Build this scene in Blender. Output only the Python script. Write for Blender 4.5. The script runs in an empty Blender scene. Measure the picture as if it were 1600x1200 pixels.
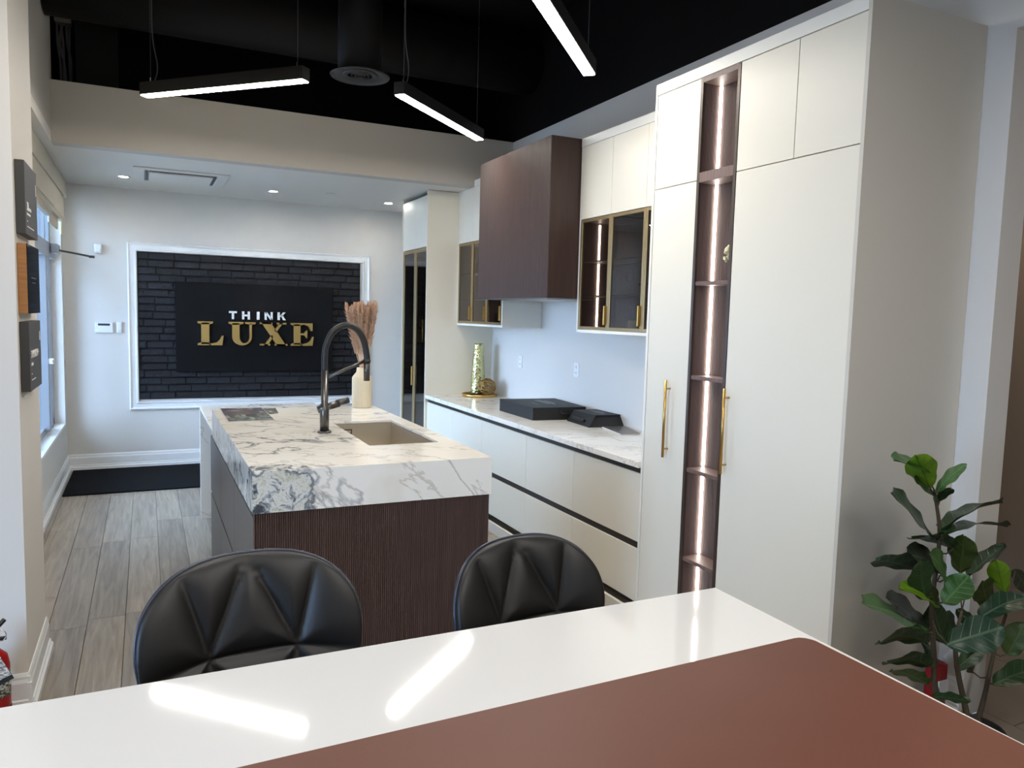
import bpy, bmesh, math, random
from math import sin, cos, pi, radians, sqrt, atan2
from mathutils import Vector, Matrix
random.seed(7)
scn = bpy.context.scene
COL = scn.collection

# ------------------------------------------------------------------ camera
cd = bpy.data.cameras.new('camera')
cam = bpy.data.objects.new('camera', cd); COL.objects.link(cam)
YAW, PIT, ROL, FOC = .4511, -.0892, .0263, 1184.2
fw = Vector((sin(YAW)*cos(PIT), cos(YAW)*cos(PIT), sin(PIT)))
r0 = Vector((cos(YAW), -sin(YAW), 0)); u0 = r0.cross(fw)
R_ = cos(ROL)*r0 + sin(ROL)*u0; U_ = -sin(ROL)*r0 + cos(ROL)*u0
m = Matrix(((R_.x, U_.x, -fw.x, 0), (R_.y, U_.y, -fw.y, 0), (R_.z, U_.z, -fw.z, 1.7234), (0, 0, 0, 1)))
cam.matrix_world = m
cd.sensor_fit = 'HORIZONTAL'; cd.sensor_width = 36; cd.lens = 36*FOC/1600
cd.clip_start = .02; cd.clip_end = 100
scn.camera = cam

# ------------------------------------------------------------------ world, exposure
scn.view_settings.view_transform = 'Standard'; scn.view_settings.look = 'None'
scn.view_settings.gamma = 1; scn.view_settings.use_curve_mapping = False
scn.view_settings.exposure = 2.32
LAMP = 20.0          # linear pendants
LEDS = 5.0          # cabinet strips
SKY = 3.9
w = bpy.data.worlds.new('sky'); scn.world = w; w.use_nodes = True
bg = w.node_tree.nodes['Background']; bg.inputs[0].default_value = (.50, .70, 1.0, 1); bg.inputs[1].default_value = SKY

# ------------------------------------------------------------------ materials
def s2l(c):
    return tuple((x/255/12.92 if x/255 <= .04045 else ((x/255+.055)/1.055)**2.4) for x in c)
def rgba(c): return (*s2l(c), 1)
def mat(name, col, rough=.5, metal=0, spec=None, emit=None, es=0, coat=0):
    m = bpy.data.materials.new(name); m.use_nodes = True
    b = m.node_tree.nodes['Principled BSDF']
    b.inputs['Base Color'].default_value = rgba(col); b.inputs['Roughness'].default_value = rough
    b.inputs['Metallic'].default_value = metal
    if spec is not None: b.inputs['Specular IOR Level'].default_value = spec
    if emit: b.inputs['Emission Color'].default_value = rgba(emit); b.inputs['Emission Strength'].default_value = es
    if coat: b.inputs['Coat Weight'].default_value = coat; b.inputs['Coat Roughness'].default_value = .05
    return m
class NT:
    def __init__(s, m): s.m = m; s.t = m.node_tree; s.b = s.t.nodes['Principled BSDF']
    def n(s, k, **kw):
        o = s.t.nodes.new(k)
        for a, v in kw.items():
            if a[0] == 'i' and a[1:].isdigit(): o.inputs[int(a[1:])].default_value = v
            else: setattr(o, a, v)
        return o
    def l(s, a, b): s.t.links.new(a, b)
    def ramp(s, src, stops, interp='LINEAR'):
        r = s.n('ShaderNodeValToRGB'); r.color_ramp.interpolation = interp
        while len(r.color_ramp.elements) < len(stops): r.color_ramp.elements.new(.5)
        for e, (p, c) in zip(r.color_ramp.elements, stops):
            e.position = p; e.color = (c, c, c, 1) if isinstance(c, (int, float)) else c
        s.l(src, r.inputs[0]); return r.outputs[0]
    def obj(s, scale=(1, 1, 1), loc=(0, 0, 0), rot=(0, 0, 0)):
        tc = s.n('ShaderNodeTexCoord'); mp = s.n('ShaderNodeMapping')
        mp.inputs['Scale'].default_value = scale; mp.inputs['Location'].default_value = loc; mp.inputs['Rotation'].default_value = rot
        s.l(tc.outputs['Object'], mp.inputs[0]); return mp.outputs[0]
    def noise(s, vec, scale, detail=2, rough=.5, dist=0):
        o = s.n('ShaderNodeTexNoise'); o.inputs['Scale'].default_value = scale; o.inputs['Detail'].default_value = detail
        o.inputs['Roughness'].default_value = rough; o.inputs['Distortion'].default_value = dist
        if vec: s.l(vec, o.inputs['Vector'])
        return o.outputs['Fac']
    def mix(s, fac, a, b, mode='MIX'):
        o = s.n('ShaderNodeMix', data_type='RGBA', blend_type=mode)
        for v, k in ((fac, 0), (a, 6), (b, 7)):
            if isinstance(v, (float, int)): o.inputs[k].default_value = v
            elif isinstance(v, tuple): o.inputs[k].default_value = v
            else: s.l(v, o.inputs[k])
        return o.outputs[2]
    def math(s, op, a, b=0.):
        o = s.n('ShaderNodeMath', operation=op)
        for v, k in ((a, 0), (b, 1)):
            if isinstance(v, (float, int)): o.inputs[k].default_value = v
            else: s.l(v, o.inputs[k])
        return o.outputs[0]
    def color(s, v): s.l(v, s.b.inputs['Base Color'])
    def bump(s, h, st=.3, d=.01):
        o = s.n('ShaderNodeBump'); o.inputs['Strength'].default_value = st; o.inputs['Distance'].default_value = d
        s.l(h, o.inputs['Height']); s.l(o.outputs[0], s.b.inputs['Normal'])

def paint(name, col, rough=.7, bump=.05):
    m = mat(name, col, rough); t = NT(m)
    t.bump(t.noise(t.obj(), 220, 3), bump, .002); return m
M = {}
M['wall'] = paint('wall_paint_white', (208, 205, 199))
M['wall_warm'] = paint('wall_paint_warm_grey', (188, 182, 171))
M['pier'] = paint('pier_paint_warm_white', (206, 200, 190))
M['beam'] = paint('beam_paint_greige', (186, 180, 170))
M['hall'] = paint('hall_paint', (140, 128, 118))
M['trim'] = mat('trim_white_gloss', (226, 227, 226), .3)
M['ceil'] = paint('ceiling_white', (212, 206, 196))
M['black'] = mat('black_void_paint', (3, 3, 5), .8, spec=.2)
M['duct'] = mat('duct_black', (4, 4, 5), .7, spec=.3)
M['ventblack'] = mat('vent_black', (34, 34, 36), .5)
M['cable'] = mat('cable_grey', (70, 70, 72), .6)
M['cab'] = mat('cabinet_cream_lacquer', (220, 215, 200), .42)
M['cabedge'] = mat('cabinet_edge_white', (226, 225, 217), .45)
M['cabside'] = mat('cabinet_side_greige', (196, 191, 180), .5)
M['dark'] = mat('dark_channel', (34, 30, 26), .5)
M['bronze'] = mat('bronze_shelf_edge', (72, 61, 54), .4, .3)
M['brass'] = mat('brushed_brass', (196, 160, 92), .28, 1)
M['brassdull'] = mat('bronze_gold_frame', (158, 136, 98), .35, .75)
M['gunmetal'] = mat('gunmetal', (92, 90, 88), .28, .9)
M['rubber'] = mat('black_hose_rubber', (20, 20, 21), .45)
M['steel'] = mat('brushed_steel', (206, 198, 184), .36, .9)
M['chrome'] = mat('chrome', (210, 210, 212), .12, 1)
M['alu'] = mat('window_aluminium', (150, 155, 162), .35, .6)
M['taupe'] = mat('taupe_lacquer', (98, 90, 83), .42, .1)
M['board'] = mat('sign_board_black', (6, 6, 7), .85, spec=.2)
M['white'] = mat('white_plastic', (226, 228, 230), .4)
M['letterwhite'] = mat('letter_white', (232, 230, 226), .4)
M['screen'] = mat('keypad_display', (52, 66, 78), .2)
M['boxblack'] = mat('box_black_card', (18, 18, 19), .6)
M['boxdark'] = mat('box_black_card_side', (15, 14, 14), .55)
M['print'] = mat('grey_print', (120, 120, 120), .6)
M['signgrey'] = mat('sign_charcoal', (66, 66, 67), .6)
M['signside'] = mat('sign_charcoal_side', (52, 52, 52), .6)
M['mug'] = mat('mug_ceramic', (200, 198, 194), .3)
M['quartz'] = mat('white_quartz', (196, 196, 195), .055, spec=.3)
M['stem'] = mat('plant_stem', (74, 66, 54), .8)
M['pot'] = mat('black_pot', (24, 24, 25), .5)
M['soil'] = mat('soil', (40, 30, 22), .95)
M['red'] = mat('extinguisher_red', (150, 18, 20), .3)
M['flower'] = mat('pale_flower', (222, 218, 180), .8)
M['redwrap'] = mat('red_wrap', (150, 20, 32), .3)
M['seat'] = mat('black_leatherette', (19, 19, 20), .48, spec=.4)
t = NT(M['seat']); t.bump(t.noise(t.obj(), 500, 3), .15, .001)
M['piping'] = mat('blue_black_piping', (30, 40, 58), .35)
M['lamp'] = mat('lamp_diffuser', (255, 255, 255), .5, emit=(255, 249, 240), es=LAMP)
M['led'] = mat('led_strip', (255, 255, 255), .5, emit=(255, 246, 236), es=LEDS)
M['spot'] = mat('downlight_lens', (255, 255, 255), .5, emit=(255, 250, 240), es=45)
M['hallfill'] = mat('hall_fill_diffuser', (255, 255, 255), .5, emit=(255, 236, 214), es=10)
M['lampbody'] = mat('lamp_housing_black', (15, 15, 16), .45)
M['blind'] = mat('blind_fabric', (186, 178, 160), .85)
t = NT(M['blind']); t.bump(t.noise(t.obj((1, 60, 200)), 6, 2), .3, .003)

# leather desk pad
M['leather'] = mat('brown_leather', (124, 76, 58), .45, spec=.3)
t = NT(M['leather']); v = t.obj()
t.color(t.mix(t.noise(v, 3, 3), rgba((82, 44, 31)), rgba((92, 52, 38)))); t.bump(t.noise(v, 700, 2), .12, .001)

# marble
def marble(name, seed, top=False):
    m = mat(name, (225, 220, 210), .13); t = NT(m)
    v = t.obj((1, 1, 1), (seed, seed*1.7, seed*.3))
    base = t.mix(t.noise(v, 2.2, 3), rgba((236, 232, 222)), rgba((224, 221, 214)))
    # long diagonal veins
    def stretch(v, d, k, off):
        d = Vector(d).normalized(); dt = t.n('ShaderNodeVectorMath', operation='DOT_PRODUCT'); t.l(v, dt.inputs[0]); dt.inputs[1].default_value = d
        s_ = t.n('ShaderNodeVectorMath', operation='SCALE'); s_.inputs[0].default_value = d*-k; t.l(dt.outputs['Value'], s_.inputs['Scale'])
        a_ = t.n('ShaderNodeVectorMath', operation='ADD'); t.l(v, a_.inputs[0]); t.l(s_.outputs[0], a_.inputs[1])
        o_ = t.n('ShaderNodeVectorMath', operation='ADD'); t.l(a_.outputs[0], o_.inputs[0]); o_.inputs[1].default_value = (off, off*.7, off*1.3); return o_.outputs[0]
    n1 = t.noise(stretch(t.obj(), (.60, -.5, -.62), .86, seed), 3.4, 7, .5, .25)
    a1 = t.math('ABSOLUTE', t.math('SUBTRACT', n1, .5))
    vein = t.ramp(a1, [(0, 1), (.006, .7), (.017, 0)])
    mask = t.ramp(t.noise(v, 1.3, 2), [(.42, 0), (.60, 1)])
    c = t.mix(t.math('MULTIPLY', vein, mask), base, rgba((124, 128, 132)))
    n2 = t.noise(stretch(t.obj(), (.80, -.25, -.55), .80, seed+5), 4.2, 7, .55, .3)
    vein2 = t.ramp(t.math('ABSOLUTE', t.math('SUBTRACT', n2, .48)), [(0, .55), (.012, 0)])
    c = t.mix(vein2, c, rgba((160, 152, 136)))
    # soft yellow-green clouds
    cl = t.ramp(t.noise(t.obj((1, 1, 1), (seed+9, 0, 0)), 3.1, 3), [(.58, 0), (.74, .35)])
    c = t.mix(cl, c, rgba((188, 176, 138)))
    t.color(c); return m, t, c
M['marble'], _, _ = marble('marble_counter', 3.3)
M['marble_isl'], t, c = marble('marble_island', 7.1)
# brecciated patch at the front left corner of the block (stone colour, object space)
tc = t.n('ShaderNodeTexCoord'); mp = t.n('ShaderNodeMapping')
t.l(tc.outputs['Object'], mp.inputs[0])
dist = t.n('ShaderNodeVectorMath', operation='DISTANCE'); t.l(mp.outputs[0], dist.inputs[0]); dist.inputs[1].default_value = (.07, .02, .955)
nz = t.noise(mp.outputs[0], 9, 5, .6)
dd = t.math('ADD', dist.outputs['Value'], t.math('MULTIPLY', t.math('SUBTRACT', nz, .5), .28))
patch = t.ramp(dd, [(.10, 1), (.165, 1), (.175, 0)])
edge = t.ramp(t.math('ABSOLUTE', t.math('SUBTRACT', dd, .165)), [(0, .9), (.006, .7), (.014, 0)])
br = t.noise(mp.outputs[0], 17, 9, .75, .6)
pc = t.ramp(br, [(.38, rgba((66, 72, 78))), (.45, rgba((140, 144, 144))), (.51, rgba((212, 211, 206))), (.58, rgba((190, 187, 166))), (.68, rgba((132, 136, 138)))])
c2 = t.mix(patch, c, pc); c2 = t.mix(edge, c2, rgba((92, 98, 104))); t.color(c2)

# dark fluted / veneered wood
def wood(name, c1, c2, sc=(60, 60, 1.2), rough=.5, fine=True):
    m = mat(name, c1, rough); t = NT(m); v = t.obj(sc)
    n = t.noise(v, 2.0, 5, .6)
    n2 = t.noise(t.obj((4, 4, .3)), 1.5, 2)
    c = t.mix(t.ramp(n, [(.3, 0), (.7, 1)]), rgba(c1), rgba(c2))
    c = t.mix(t.math('MULTIPLY', n2, .35), c, rgba(c2)); t.color(c)
    t.bump(n, .25, .002); return m
M['flute'] = wood('dark_reeded_walnut', (54, 38, 32), (86, 62, 52))
M['veneer'] = wood('dark_walnut_veneer', (46, 31, 26), (68, 48, 40))
M['nichewood'] = wood('niche_reeded_wood', (92, 72, 66), (120, 98, 91))
M['signwood'] = wood('sign_oak_edge', (128, 84, 44), (160, 112, 64), (3, 3, 40))

# floor planks: colour differs from plank to plank
m = mat('oak_grey_plank', (130, 122, 112), .42); t = NT(m); M['plank'] = m
oi = t.n('ShaderNodeObjectInfo')
v0 = t.obj((13, .8, 1)); add = t.n('ShaderNodeVectorMath', operation='ADD'); sc_ = t.n('ShaderNodeVectorMath', operation='SCALE')
cmb = t.n('ShaderNodeCombineXYZ'); t.l(oi.outputs['Random'], cmb.inputs[0]); t.l(oi.outputs['Random'], cmb.inputs[1])
t.l(cmb.outputs[0], sc_.inputs[0]); sc_.inputs['Scale'].default_value = 57
t.l(v0, add.inputs[0]); t.l(sc_.outputs[0], add.inputs[1])
g = t.noise(add.outputs[0], 2.4, 7, .62, .7)
tone = t.ramp(oi.outputs['Random'], [(0, rgba((110, 99, 86))), (.25, rgba((146, 133, 116))), (.5, rgba((172, 158, 138))), (.75, rgba((128, 116, 102))), (1, rgba((154, 141, 123)))])
dk = t.mix(.65, tone, rgba((100, 91, 81))); lt = t.mix(.5, tone, rgba((178, 168, 152)))
t.color(t.mix(t.ramp(g, [(.3, 0), (.7, 1)]), dk, lt)); t.bump(g, .25, .003)

# black painted brick
m = mat('black_painted_brick', (33, 35, 40), .6, spec=.3); t = NT(m); M['brick'] = m
oi = t.n('ShaderNodeObjectInfo'); t.color(t.mix(oi.outputs['Random'], rgba((16, 17, 21)), rgba((25, 27, 33))))
t.bump(t.noise(t.obj(), 38, 5, .65), .7, .012)
M['mortar'] = mat('brick_mortar_black', (17, 17, 20), .9)
m = mat('entrance_mat_charcoal', (32, 34, 40), .95, spec=.1); t = NT(m); M['mat'] = m
t.color(t.mix(t.ramp(t.noise(t.obj(), 160, 2), [(.4, 0), (.7, 1)]), rgba((8, 8, 10)), rgba((26, 27, 32)))); t.bump(t.noise(t.obj(), 160, 2), 1, .006)
M['tile'] = mat('hall_floor_tile', (120, 112, 104), .4)
M['ground'] = mat('outside_ground', (150, 150, 150), .9)
# hammered gold
m = mat('gold_mercury_glass', (196, 186, 122), .18, .9); t = NT(m); M['goldvase'] = m
t.color(t.mix(t.noise(t.obj(), 40, 3), rgba((176, 168, 96)), rgba((214, 214, 176)))); vo = t.n('ShaderNodeTexVoronoi'); vo.inputs['Scale'].default_value = 45
t.l(t.obj(), vo.inputs['Vector']); t.bump(vo.outputs[0], .5, .01)
M['goldwire'] = mat('antique_gold_wire', (150, 120, 72), .35, .85)
M['goldletter'] = mat('gold_letter', (176, 152, 98), .32, .85)
m = mat('pale_ribbed_ceramic', (208, 195, 168), .55); M['vase'] = m
m = mat('pampas_plume', (178, 138, 108), .95); t = NT(m); M['pampas'] = m
t.color(t.mix(t.noise(t.obj(), 60, 2), rgba((184, 142, 112)), rgba((240, 216, 190))))
# glass
def glass(name, tint, mixf, rough=0.0):
    m = bpy.data.materials.new(name); m.use_nodes = True; t = m.node_tree; t.nodes.clear()
    o = t.nodes.new('ShaderNodeOutputMaterial'); mx = t.nodes.new('ShaderNodeMixShader'); tr = t.nodes.new('ShaderNodeBsdfTransparent')
    gl = t.nodes.new('ShaderNodeBsdfGlossy'); fr = t.nodes.new('ShaderNodeFresnel'); fr.inputs[0].default_value = mixf
    tr.inputs[0].default_value = tint; gl.inputs['Roughness'].default_value = rough
    ge = t.nodes.new('ShaderNodeNewGeometry'); mu = t.nodes.new('ShaderNodeMath'); mu.operation = 'MULTIPLY'; iv = t.nodes.new('ShaderNodeMath'); iv.operation = 'SUBTRACT'; iv.inputs[0].default_value = 1
    t.links.new(ge.outputs['Backfacing'], iv.inputs[1]); t.links.new(fr.outputs[0], mu.inputs[0]); t.links.new(iv.outputs[0], mu.inputs[1]); t.links.new(mu.outputs[0], mx.inputs[0]); t.links.new(tr.outputs[0], mx.inputs[1]); t.links.new(gl.outputs[0], mx.inputs[2])
    t.links.new(mx.outputs[0], o.inputs[0]); return m
M['glass'] = glass('clear_window_glass', (.92, .96, 1, 1), 1.5)
M['smoke'] = glass('smoked_cabinet_glass', (.55, .52, .49, 1), 1.75)
M['crystal'] = glass('clear_tumbler_glass', (.9, .9, .9, 1), 1.6)

# fiddle leaf: veins drawn from UV
def leafmat(name, c1, c2, vein):
    m = mat(name, c1, .38); t = NT(m)
    uv = t.n('ShaderNodeUVMap'); uv.uv_map = 'UVMap'; sp = t.n('ShaderNodeSeparateXYZ'); t.l(uv.outputs[0], sp.inputs[0])
    u = t.math('ABSOLUTE', t.math('SUBTRACT', sp.outputs[0], .5))
    mid = t.ramp(u, [(0, 1), (.02, .8), (.035, 0)])
    w_ = t.math('FRACT', t.math('MULTIPLY', t.math('SUBTRACT', sp.outputs[1], t.math('MULTIPLY', u, .55)), 6.))
    side = t.ramp(t.math('ABSOLUTE', t.math('SUBTRACT', w_, .5)), [(0, .7), (.04, .4), (.09, 0)])
    v = t.math('MAXIMUM', mid, side)
    base = t.mix(t.noise(t.obj(), 14, 3), rgba(c1), rgba(c2))
    t.color(t.mix(t.math('MULTIPLY', v, .6), base, rgba(vein))); t.bump(v, .4, .004); return m
M['leaf_lime'] = leafmat('leaf_lime', (112, 150, 34), (90, 128, 26), (58, 92, 16))
M['leaf_mid'] = leafmat('leaf_mid_green', (58, 96, 44), (44, 80, 36), (96, 128, 76))
M['leaf_dark'] = leafmat('leaf_dark_green', (36, 64, 34), (26, 50, 28), (70, 98, 60))
M['leaf_blue'] = leafmat('leaf_blue_green', (38, 66, 50), (30, 56, 44), (92, 122, 98))
M['leaf_olive'] = leafmat('leaf_olive_green', (52, 76, 26), (42, 64, 22), (80, 104, 44))
M['leaf_grey'] = leafmat('leaf_grey_green', (52, 62, 50), (40, 50, 40), (78, 88, 72))

# ------------------------------------------------------------------ building helpers
def wloc(o):
    v = Vector((0, 0, 0))
    while o: v += o.location; o = o.parent
    return v
def obj(name, bm, m, parent=None, smooth=False, kind=None, label=None):
    me = bpy.data.meshes.new(name)
    off = wloc(parent) if parent else Vector((0, 0, 0))
    if off.length: bmesh.ops.translate(bm, verts=bm.verts, vec=-off)
    bmesh.ops.recalc_face_normals(bm, faces=bm.faces)
    bm.to_mesh(me); bm.free()
    if isinstance(m, (list, tuple)):
        for x in m: me.materials.append(x)
    else: me.materials.append(m)
    if smooth:
        for p in me.polygons: p.use_smooth = True
    o = bpy.data.objects.new(name, me); COL.objects.link(o); o.parent = parent
    if kind: o['kind'] = kind
    if label: o['label'] = label
    return o
def struct(name, bm, m, parent=None, label=None):
    o = obj(name, bm, m, parent)
    if not parent:
        o['kind'] = 'structure'
        if label: o['label'] = label
    return o
def sempty(name, loc=(0, 0, 0), label=None):
    o = bpy.data.objects.new(name, None); COL.objects.link(o); o.location = loc; o['kind'] = 'structure'; o.empty_display_size = .05
    if label: o['label'] = label
    return o
def thing(name, label, cat, loc=(0, 0, 0), group=None):
    o = bpy.data.objects.new(name, None); COL.objects.link(o); o.location = loc; o.empty_display_size = .05
    o['label'] = label; o['category'] = cat
    if group: o['group'] = group
    return o
def tag(o, label, cat, group=None):
    o['label'] = label; o['category'] = cat
    if group: o['group'] = group
    return o
def rebase(o, loc):
    """move a one-mesh thing's origin to its base"""
    v = Vector(loc); o.data.transform(Matrix.Translation(-v)); o.location = v; return o
def box(bm, x0, x1, y0, y1, z0, z1, bev=0, mi=0):
    vs = [bm.verts.new(p) for p in ((x0, y0, z0), (x1, y0, z0), (x1, y1, z0), (x0, y1, z0), (x0, y0, z1), (x1, y0, z1), (x1, y1, z1), (x0, y1, z1))]
    fs = [bm.faces.new([vs[i] for i in f]) for f in ((3, 2, 1, 0), (4, 5, 6, 7), (0, 1, 5, 4), (1, 2, 6, 5), (2, 3, 7, 6), (3, 0, 4, 7))]
    for f in fs: f.material_index = mi
    if bev:
        es = list({e for f in fs for e in f.edges})
        bmesh.ops.bevel(bm, geom=es, offset=bev, segments=1 if bev < .004 else 2, affect='EDGES', profile=.5)
    return bm
def B(*a, **k):
    bm = bmesh.new(); box(bm, *a, **k); return bm
def BB(*bs, bev=0):
    bm = bmesh.new()
    for b in bs: box(bm, *b, bev=bev)
    return bm
def prism(bm, pts, axis, a, b):
    """extrude 2-D polygon along axis; pts are the other two coordinates in xyz order"""
    def P(p, t):
        if axis == 'x': return (t, p[0], p[1])
        if axis == 'y': return (p[0], t, p[1])
        return (p[0], p[1], t)
    v0 = [bm.verts.new(P(p, a)) for p in pts]; v1 = [bm.verts.new(P(p, b)) for p in pts]
    n = len(pts); bm.faces.new(v0); bm.faces.new(v1[::-1])
    for i in range(n): bm.faces.new((v0[i], v0[(i+1) % n], v1[(i+1) % n], v1[i]))
    return bm
def lathe(bm, prof, c, n=32, rib=0, nr=0):
    cx, cy, cz = c; rings = []
    for r, z in prof:
        ring = []
        for i in range(n):
            a = 2*pi*i/n; rr = r*(1+(rib*cos(a*nr) if nr else 0))
            ring.append(bm.verts.new((cx+rr*cos(a), cy+rr*sin(a), cz+z)))
        rings.append(ring)
    for a, b in zip(rings, rings[1:]):
        for i in range(n): bm.faces.new((a[i], a[(i+1) % n], b[(i+1) % n], b[i]))
    if prof[0][0] > 1e-4: bm.faces.new(rings[0][::-1])
    if prof[-1][0] > 1e-4: bm.faces.new(rings[-1])
    return bm
def tube(bm, pts, r, n=10, cap=True, closed=False):
    pts = [Vector(p) for p in pts]; rings = []; N = len(pts)
    rs = r if isinstance(r, (list, tuple)) else [r]*N
    ref = Vector((0, 0, 1))
    d0 = (pts[1]-pts[0]).normalized()
    if abs(d0.dot(ref)) > .9: ref = Vector((1, 0, 0))
    u = d0.cross(ref).normalized()
    for i, p in enumerate(pts):
        if closed: d = (pts[(i+1) % N]-pts[i-1]).normalized()
        else: d = (pts[min(i+1, N-1)]-pts[max(i-1, 0)]).normalized()
        u = (u-d*u.dot(d)).normalized(); v = d.cross(u)
        rings.append([bm.verts.new(p+(u*cos(2*pi*k/n)+v*sin(2*pi*k/n))*rs[i]) for k in range(n)])
    prs = list(zip(rings, rings[1:]))
    if closed: prs.append((rings[-1], rings[0]))
    for a, b in prs:
        for k in range(n): bm.faces.new((a[k], a[(k+1) % n], b[(k+1) % n], b[k]))
    if cap and not closed: bm.faces.new(rings[0][::-1]); bm.faces.new(rings[-1])
    return bm
def T(pts, r, n=10, **k):
    bm = bmesh.new(); tube(bm, pts, r, n, **k); return bm
def smoothpath(pts, sub=6):
    out = []; P = [Vector(p) for p in pts]; P = [P[0]*2-P[1]]+P+[P[-1]*2-P[-2]]
    for i in range(1, len(P)-2):
        for k in range(sub):
            t_ = k/sub; a, b, c, d = P[i-1], P[i], P[i+1], P[i+2]
            out.append(.5*((2*b)+(c-a)*t_+(2*a-5*b+4*c-d)*t_**2+(3*b-a-3*c+d)*t_**3))
    out.append(P[-2]); return out
def flutes(bm, axis, a0, a1, face, out, z0, z1, pitch):
    """a reeded face: half round ribs running in z, along 'axis' from a0 to a1, proud of plane 'face' towards 'out'"""
    n = max(1, round((a1-a0)/pitch)); p = (a1-a0)/n; h = p*.6
    for i in range(n):
        c0 = a0+i*p; pr = [(0, 0), (.12, .55), (.3, .95), (.5, 1), (.7, .95), (.88, .55), (1, 0)]
        vs = []
        for z in (z0, z1):
            row = []
            for s, q in pr:
                w_ = c0+s*p*.84; f = face+out*h*q
                row.append(bm.verts.new((w_, f, z) if axis == 'x' else (f, w_, z)))
            vs.append(row)
        for k in range(len(pr)-1): bm.faces.new((vs[0][k], vs[0][k+1], vs[1][k+1], vs[1][k]))
        bm.faces.new(vs[1])
        bm.faces.new(vs[0][::-1])
    return bm
def baseprof(d=1):
    return [(0, 0), (.030*d, 0), (.030*d, .035), (.020*d, .045), (.020*d, .055), (.014*d, .06), (.014*d, .13), (.009*d, .145), (.009*d, .155), (.004*d, .17), (0, .17)]
# ------------------------------------------------------------------ room shell
XW, YB, XL = 3.237, 8.985, -.745
HT = 4.3
floor = struct('floor', B(-3.35, XW, -3.1, YB+.1, -.10, -.012), M['dark'])
# planks one by one where the photo shows the floor, the rest joined
PWD, PL = .185, 1.52
pm = []
for k in range(3):
    b = B(-PWD/2+.0012, PWD/2-.0012, -PL/2+.0015, PL/2-.0015, -.012, 0, bev=.0012); o = obj('plank', b, M['plank'], floor); pm.append(o.data); bpy.data.objects.remove(o)
rest = bmesh.new(); random.seed(11)
nx = int((XW+3.3)/PWD)+1
for i in range(nx):
    x = -3.27+PWD*(i+.5); y = -3.0-random.random()*PL
    if x > XW-.05: continue
    while y < YB:
        cy = y+PL/2; y0, y1 = cy-PL/2, min(cy+PL/2, YB)
        vis = (-.8 < x < 1.0 and 2.1 < cy < 9.6) or (1.0 <= x < 2.7 and 4.2 < cy < 6.3)
        if vis and cy+PL/2 <= YB+.09:
            o = bpy.data.objects.new('plank', pm[0]); COL.objects.link(o); o.parent = floor; o.location = (x, cy, 0)
        elif y1-y0 > .1: box(rest, x-PWD/2+.0012, x+PWD/2-.0012, y0+.0015, y1-.0015, -.012, 0)
        y += PL
obj('plank_field', rest, M['plank'], floor, kind='stuff')

struct('ceiling', B(-3.4, XW+.15, -3.1, YB+.1, HT, HT+.1), M['black'])
struct('ceiling_soffit', BB((-.90, XW, 6.93, YB+.1, 2.94, 3.02), (-.90, -.62, 4.29, 6.93, 2.94, 3.02)), M['ceil'])
struct('wall_beam', B(-.62, XW, 6.79, 6.93, 2.94, 3.40), M['beam'])
struct('wall_bulkhead', B(-.90, -.62, 4.29, 6.93, 3.02, HT), M['wall_warm'])
struct('wall_void', BB((-1.0, XW, 7.9, 8.0, 3.02, HT), (-1.0, -.90, 6.93, 7.9, 3.02, HT)), M['black'])
wb = struct('wall_back', B(-1.0, XW+.15, YB, YB+.12, 0, HT), M['wall'])
struct('wall_right', BB((XW, XW+.15, 2.02, YB, 0, 3.40), (XW, XW+.15, -.3, 2.02, 2.955, 3.40), (XW, XW+.15, -3.1, -.3, 0, 3.40)), M['wall'])
struct('wall_right_upper', B(XW, XW+.15, -3.1, YB, 3.40, HT), M['black'])
struct('wall_pier', B(-3.3, -.47, 3.65, 4.29, 0, HT), M['pier'])
struct('wall_front', B(-3.4, XW+.15, -3.1, -3.0, 0, HT), M['wall_warm'])
# left wall beyond the pier, with the window recess
struct('wall_left', BB((-.90, XL, 4.29, YB, 0, .50), (-.90, XL-.11, 4.29, YB, 2.80, 2.94), (-.90, XL, 8.80, YB, .50, 2.94), (-.90, XL, 4.29, 5.9, .50, 2.94)), M['wall'])
# left wall beside the desk area with a storefront window
struct('wall_left_front', BB((-3.4, -3.3, -3.1, 3.65, 0, .3), (-3.4, -3.3, -3.1, 3.65, 2.6, HT), (-3.4, -3.3, -3.1, -.5, .3, 2.6), (-3.4, -3.3, 1.7, 3.65, .3, 2.6)), M['wall_warm'])
wf = sempty('window_2', (-3.35, 0, .3), 'storefront window beside the desk area')
obj('window_frame', BB((-3.38, -3.32, -.5, 1.7, .3, .36), (-3.38, -3.32, -.5, 1.7, 2.54, 2.6), (-3.38, -3.32, -.5, -.44, .36, 2.54), (-3.38, -3.32, 1.64, 1.7, .36, 2.54)), M['alu'], wf)
obj('pane', B(-3.355, -3.347, -.44, 1.64, .36, 2.54), M['glass'], wf)
# room through the opening on the right
struct('wall_hall', BB((5.2, 5.3, -3.1, 3.2, 0, 3.0), (XW+.15, 5.2, 3.1, 3.2, 0, 3.0), (XW+.15, 5.2, -3.1, -3.0, 0, 3.0)), M['hall'])
struct('ceiling_hall', B(XW+.15, 5.2, -3.1, 3.2, 3.0, 3.1), M['hall'])
hf = sempty('floor_hall', (4, 0, 0))
n = 0
for i in range(3):
    for j in range(10):
        x0 = XW+.15+i*.61; y0 = -3.0+j*.61
        if n == 0: pr = obj('tile', B(x0+.002, min(x0+.607, 5.2), y0+.002, y0+.607, -.02, 0), M['tile'], hf)
        else:
            o = pr.copy(); COL.objects.link(o); o.location = pr.location+Vector((i*.61, j*.61, 0))
        n += 1
obj('bedding', BB((XW+.15, 5.2, -3.1, 3.1, -.08, -.021), (XW, XW+.15, -.3, 2.02, -.08, -.001)), M['tile'], hf)
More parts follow.
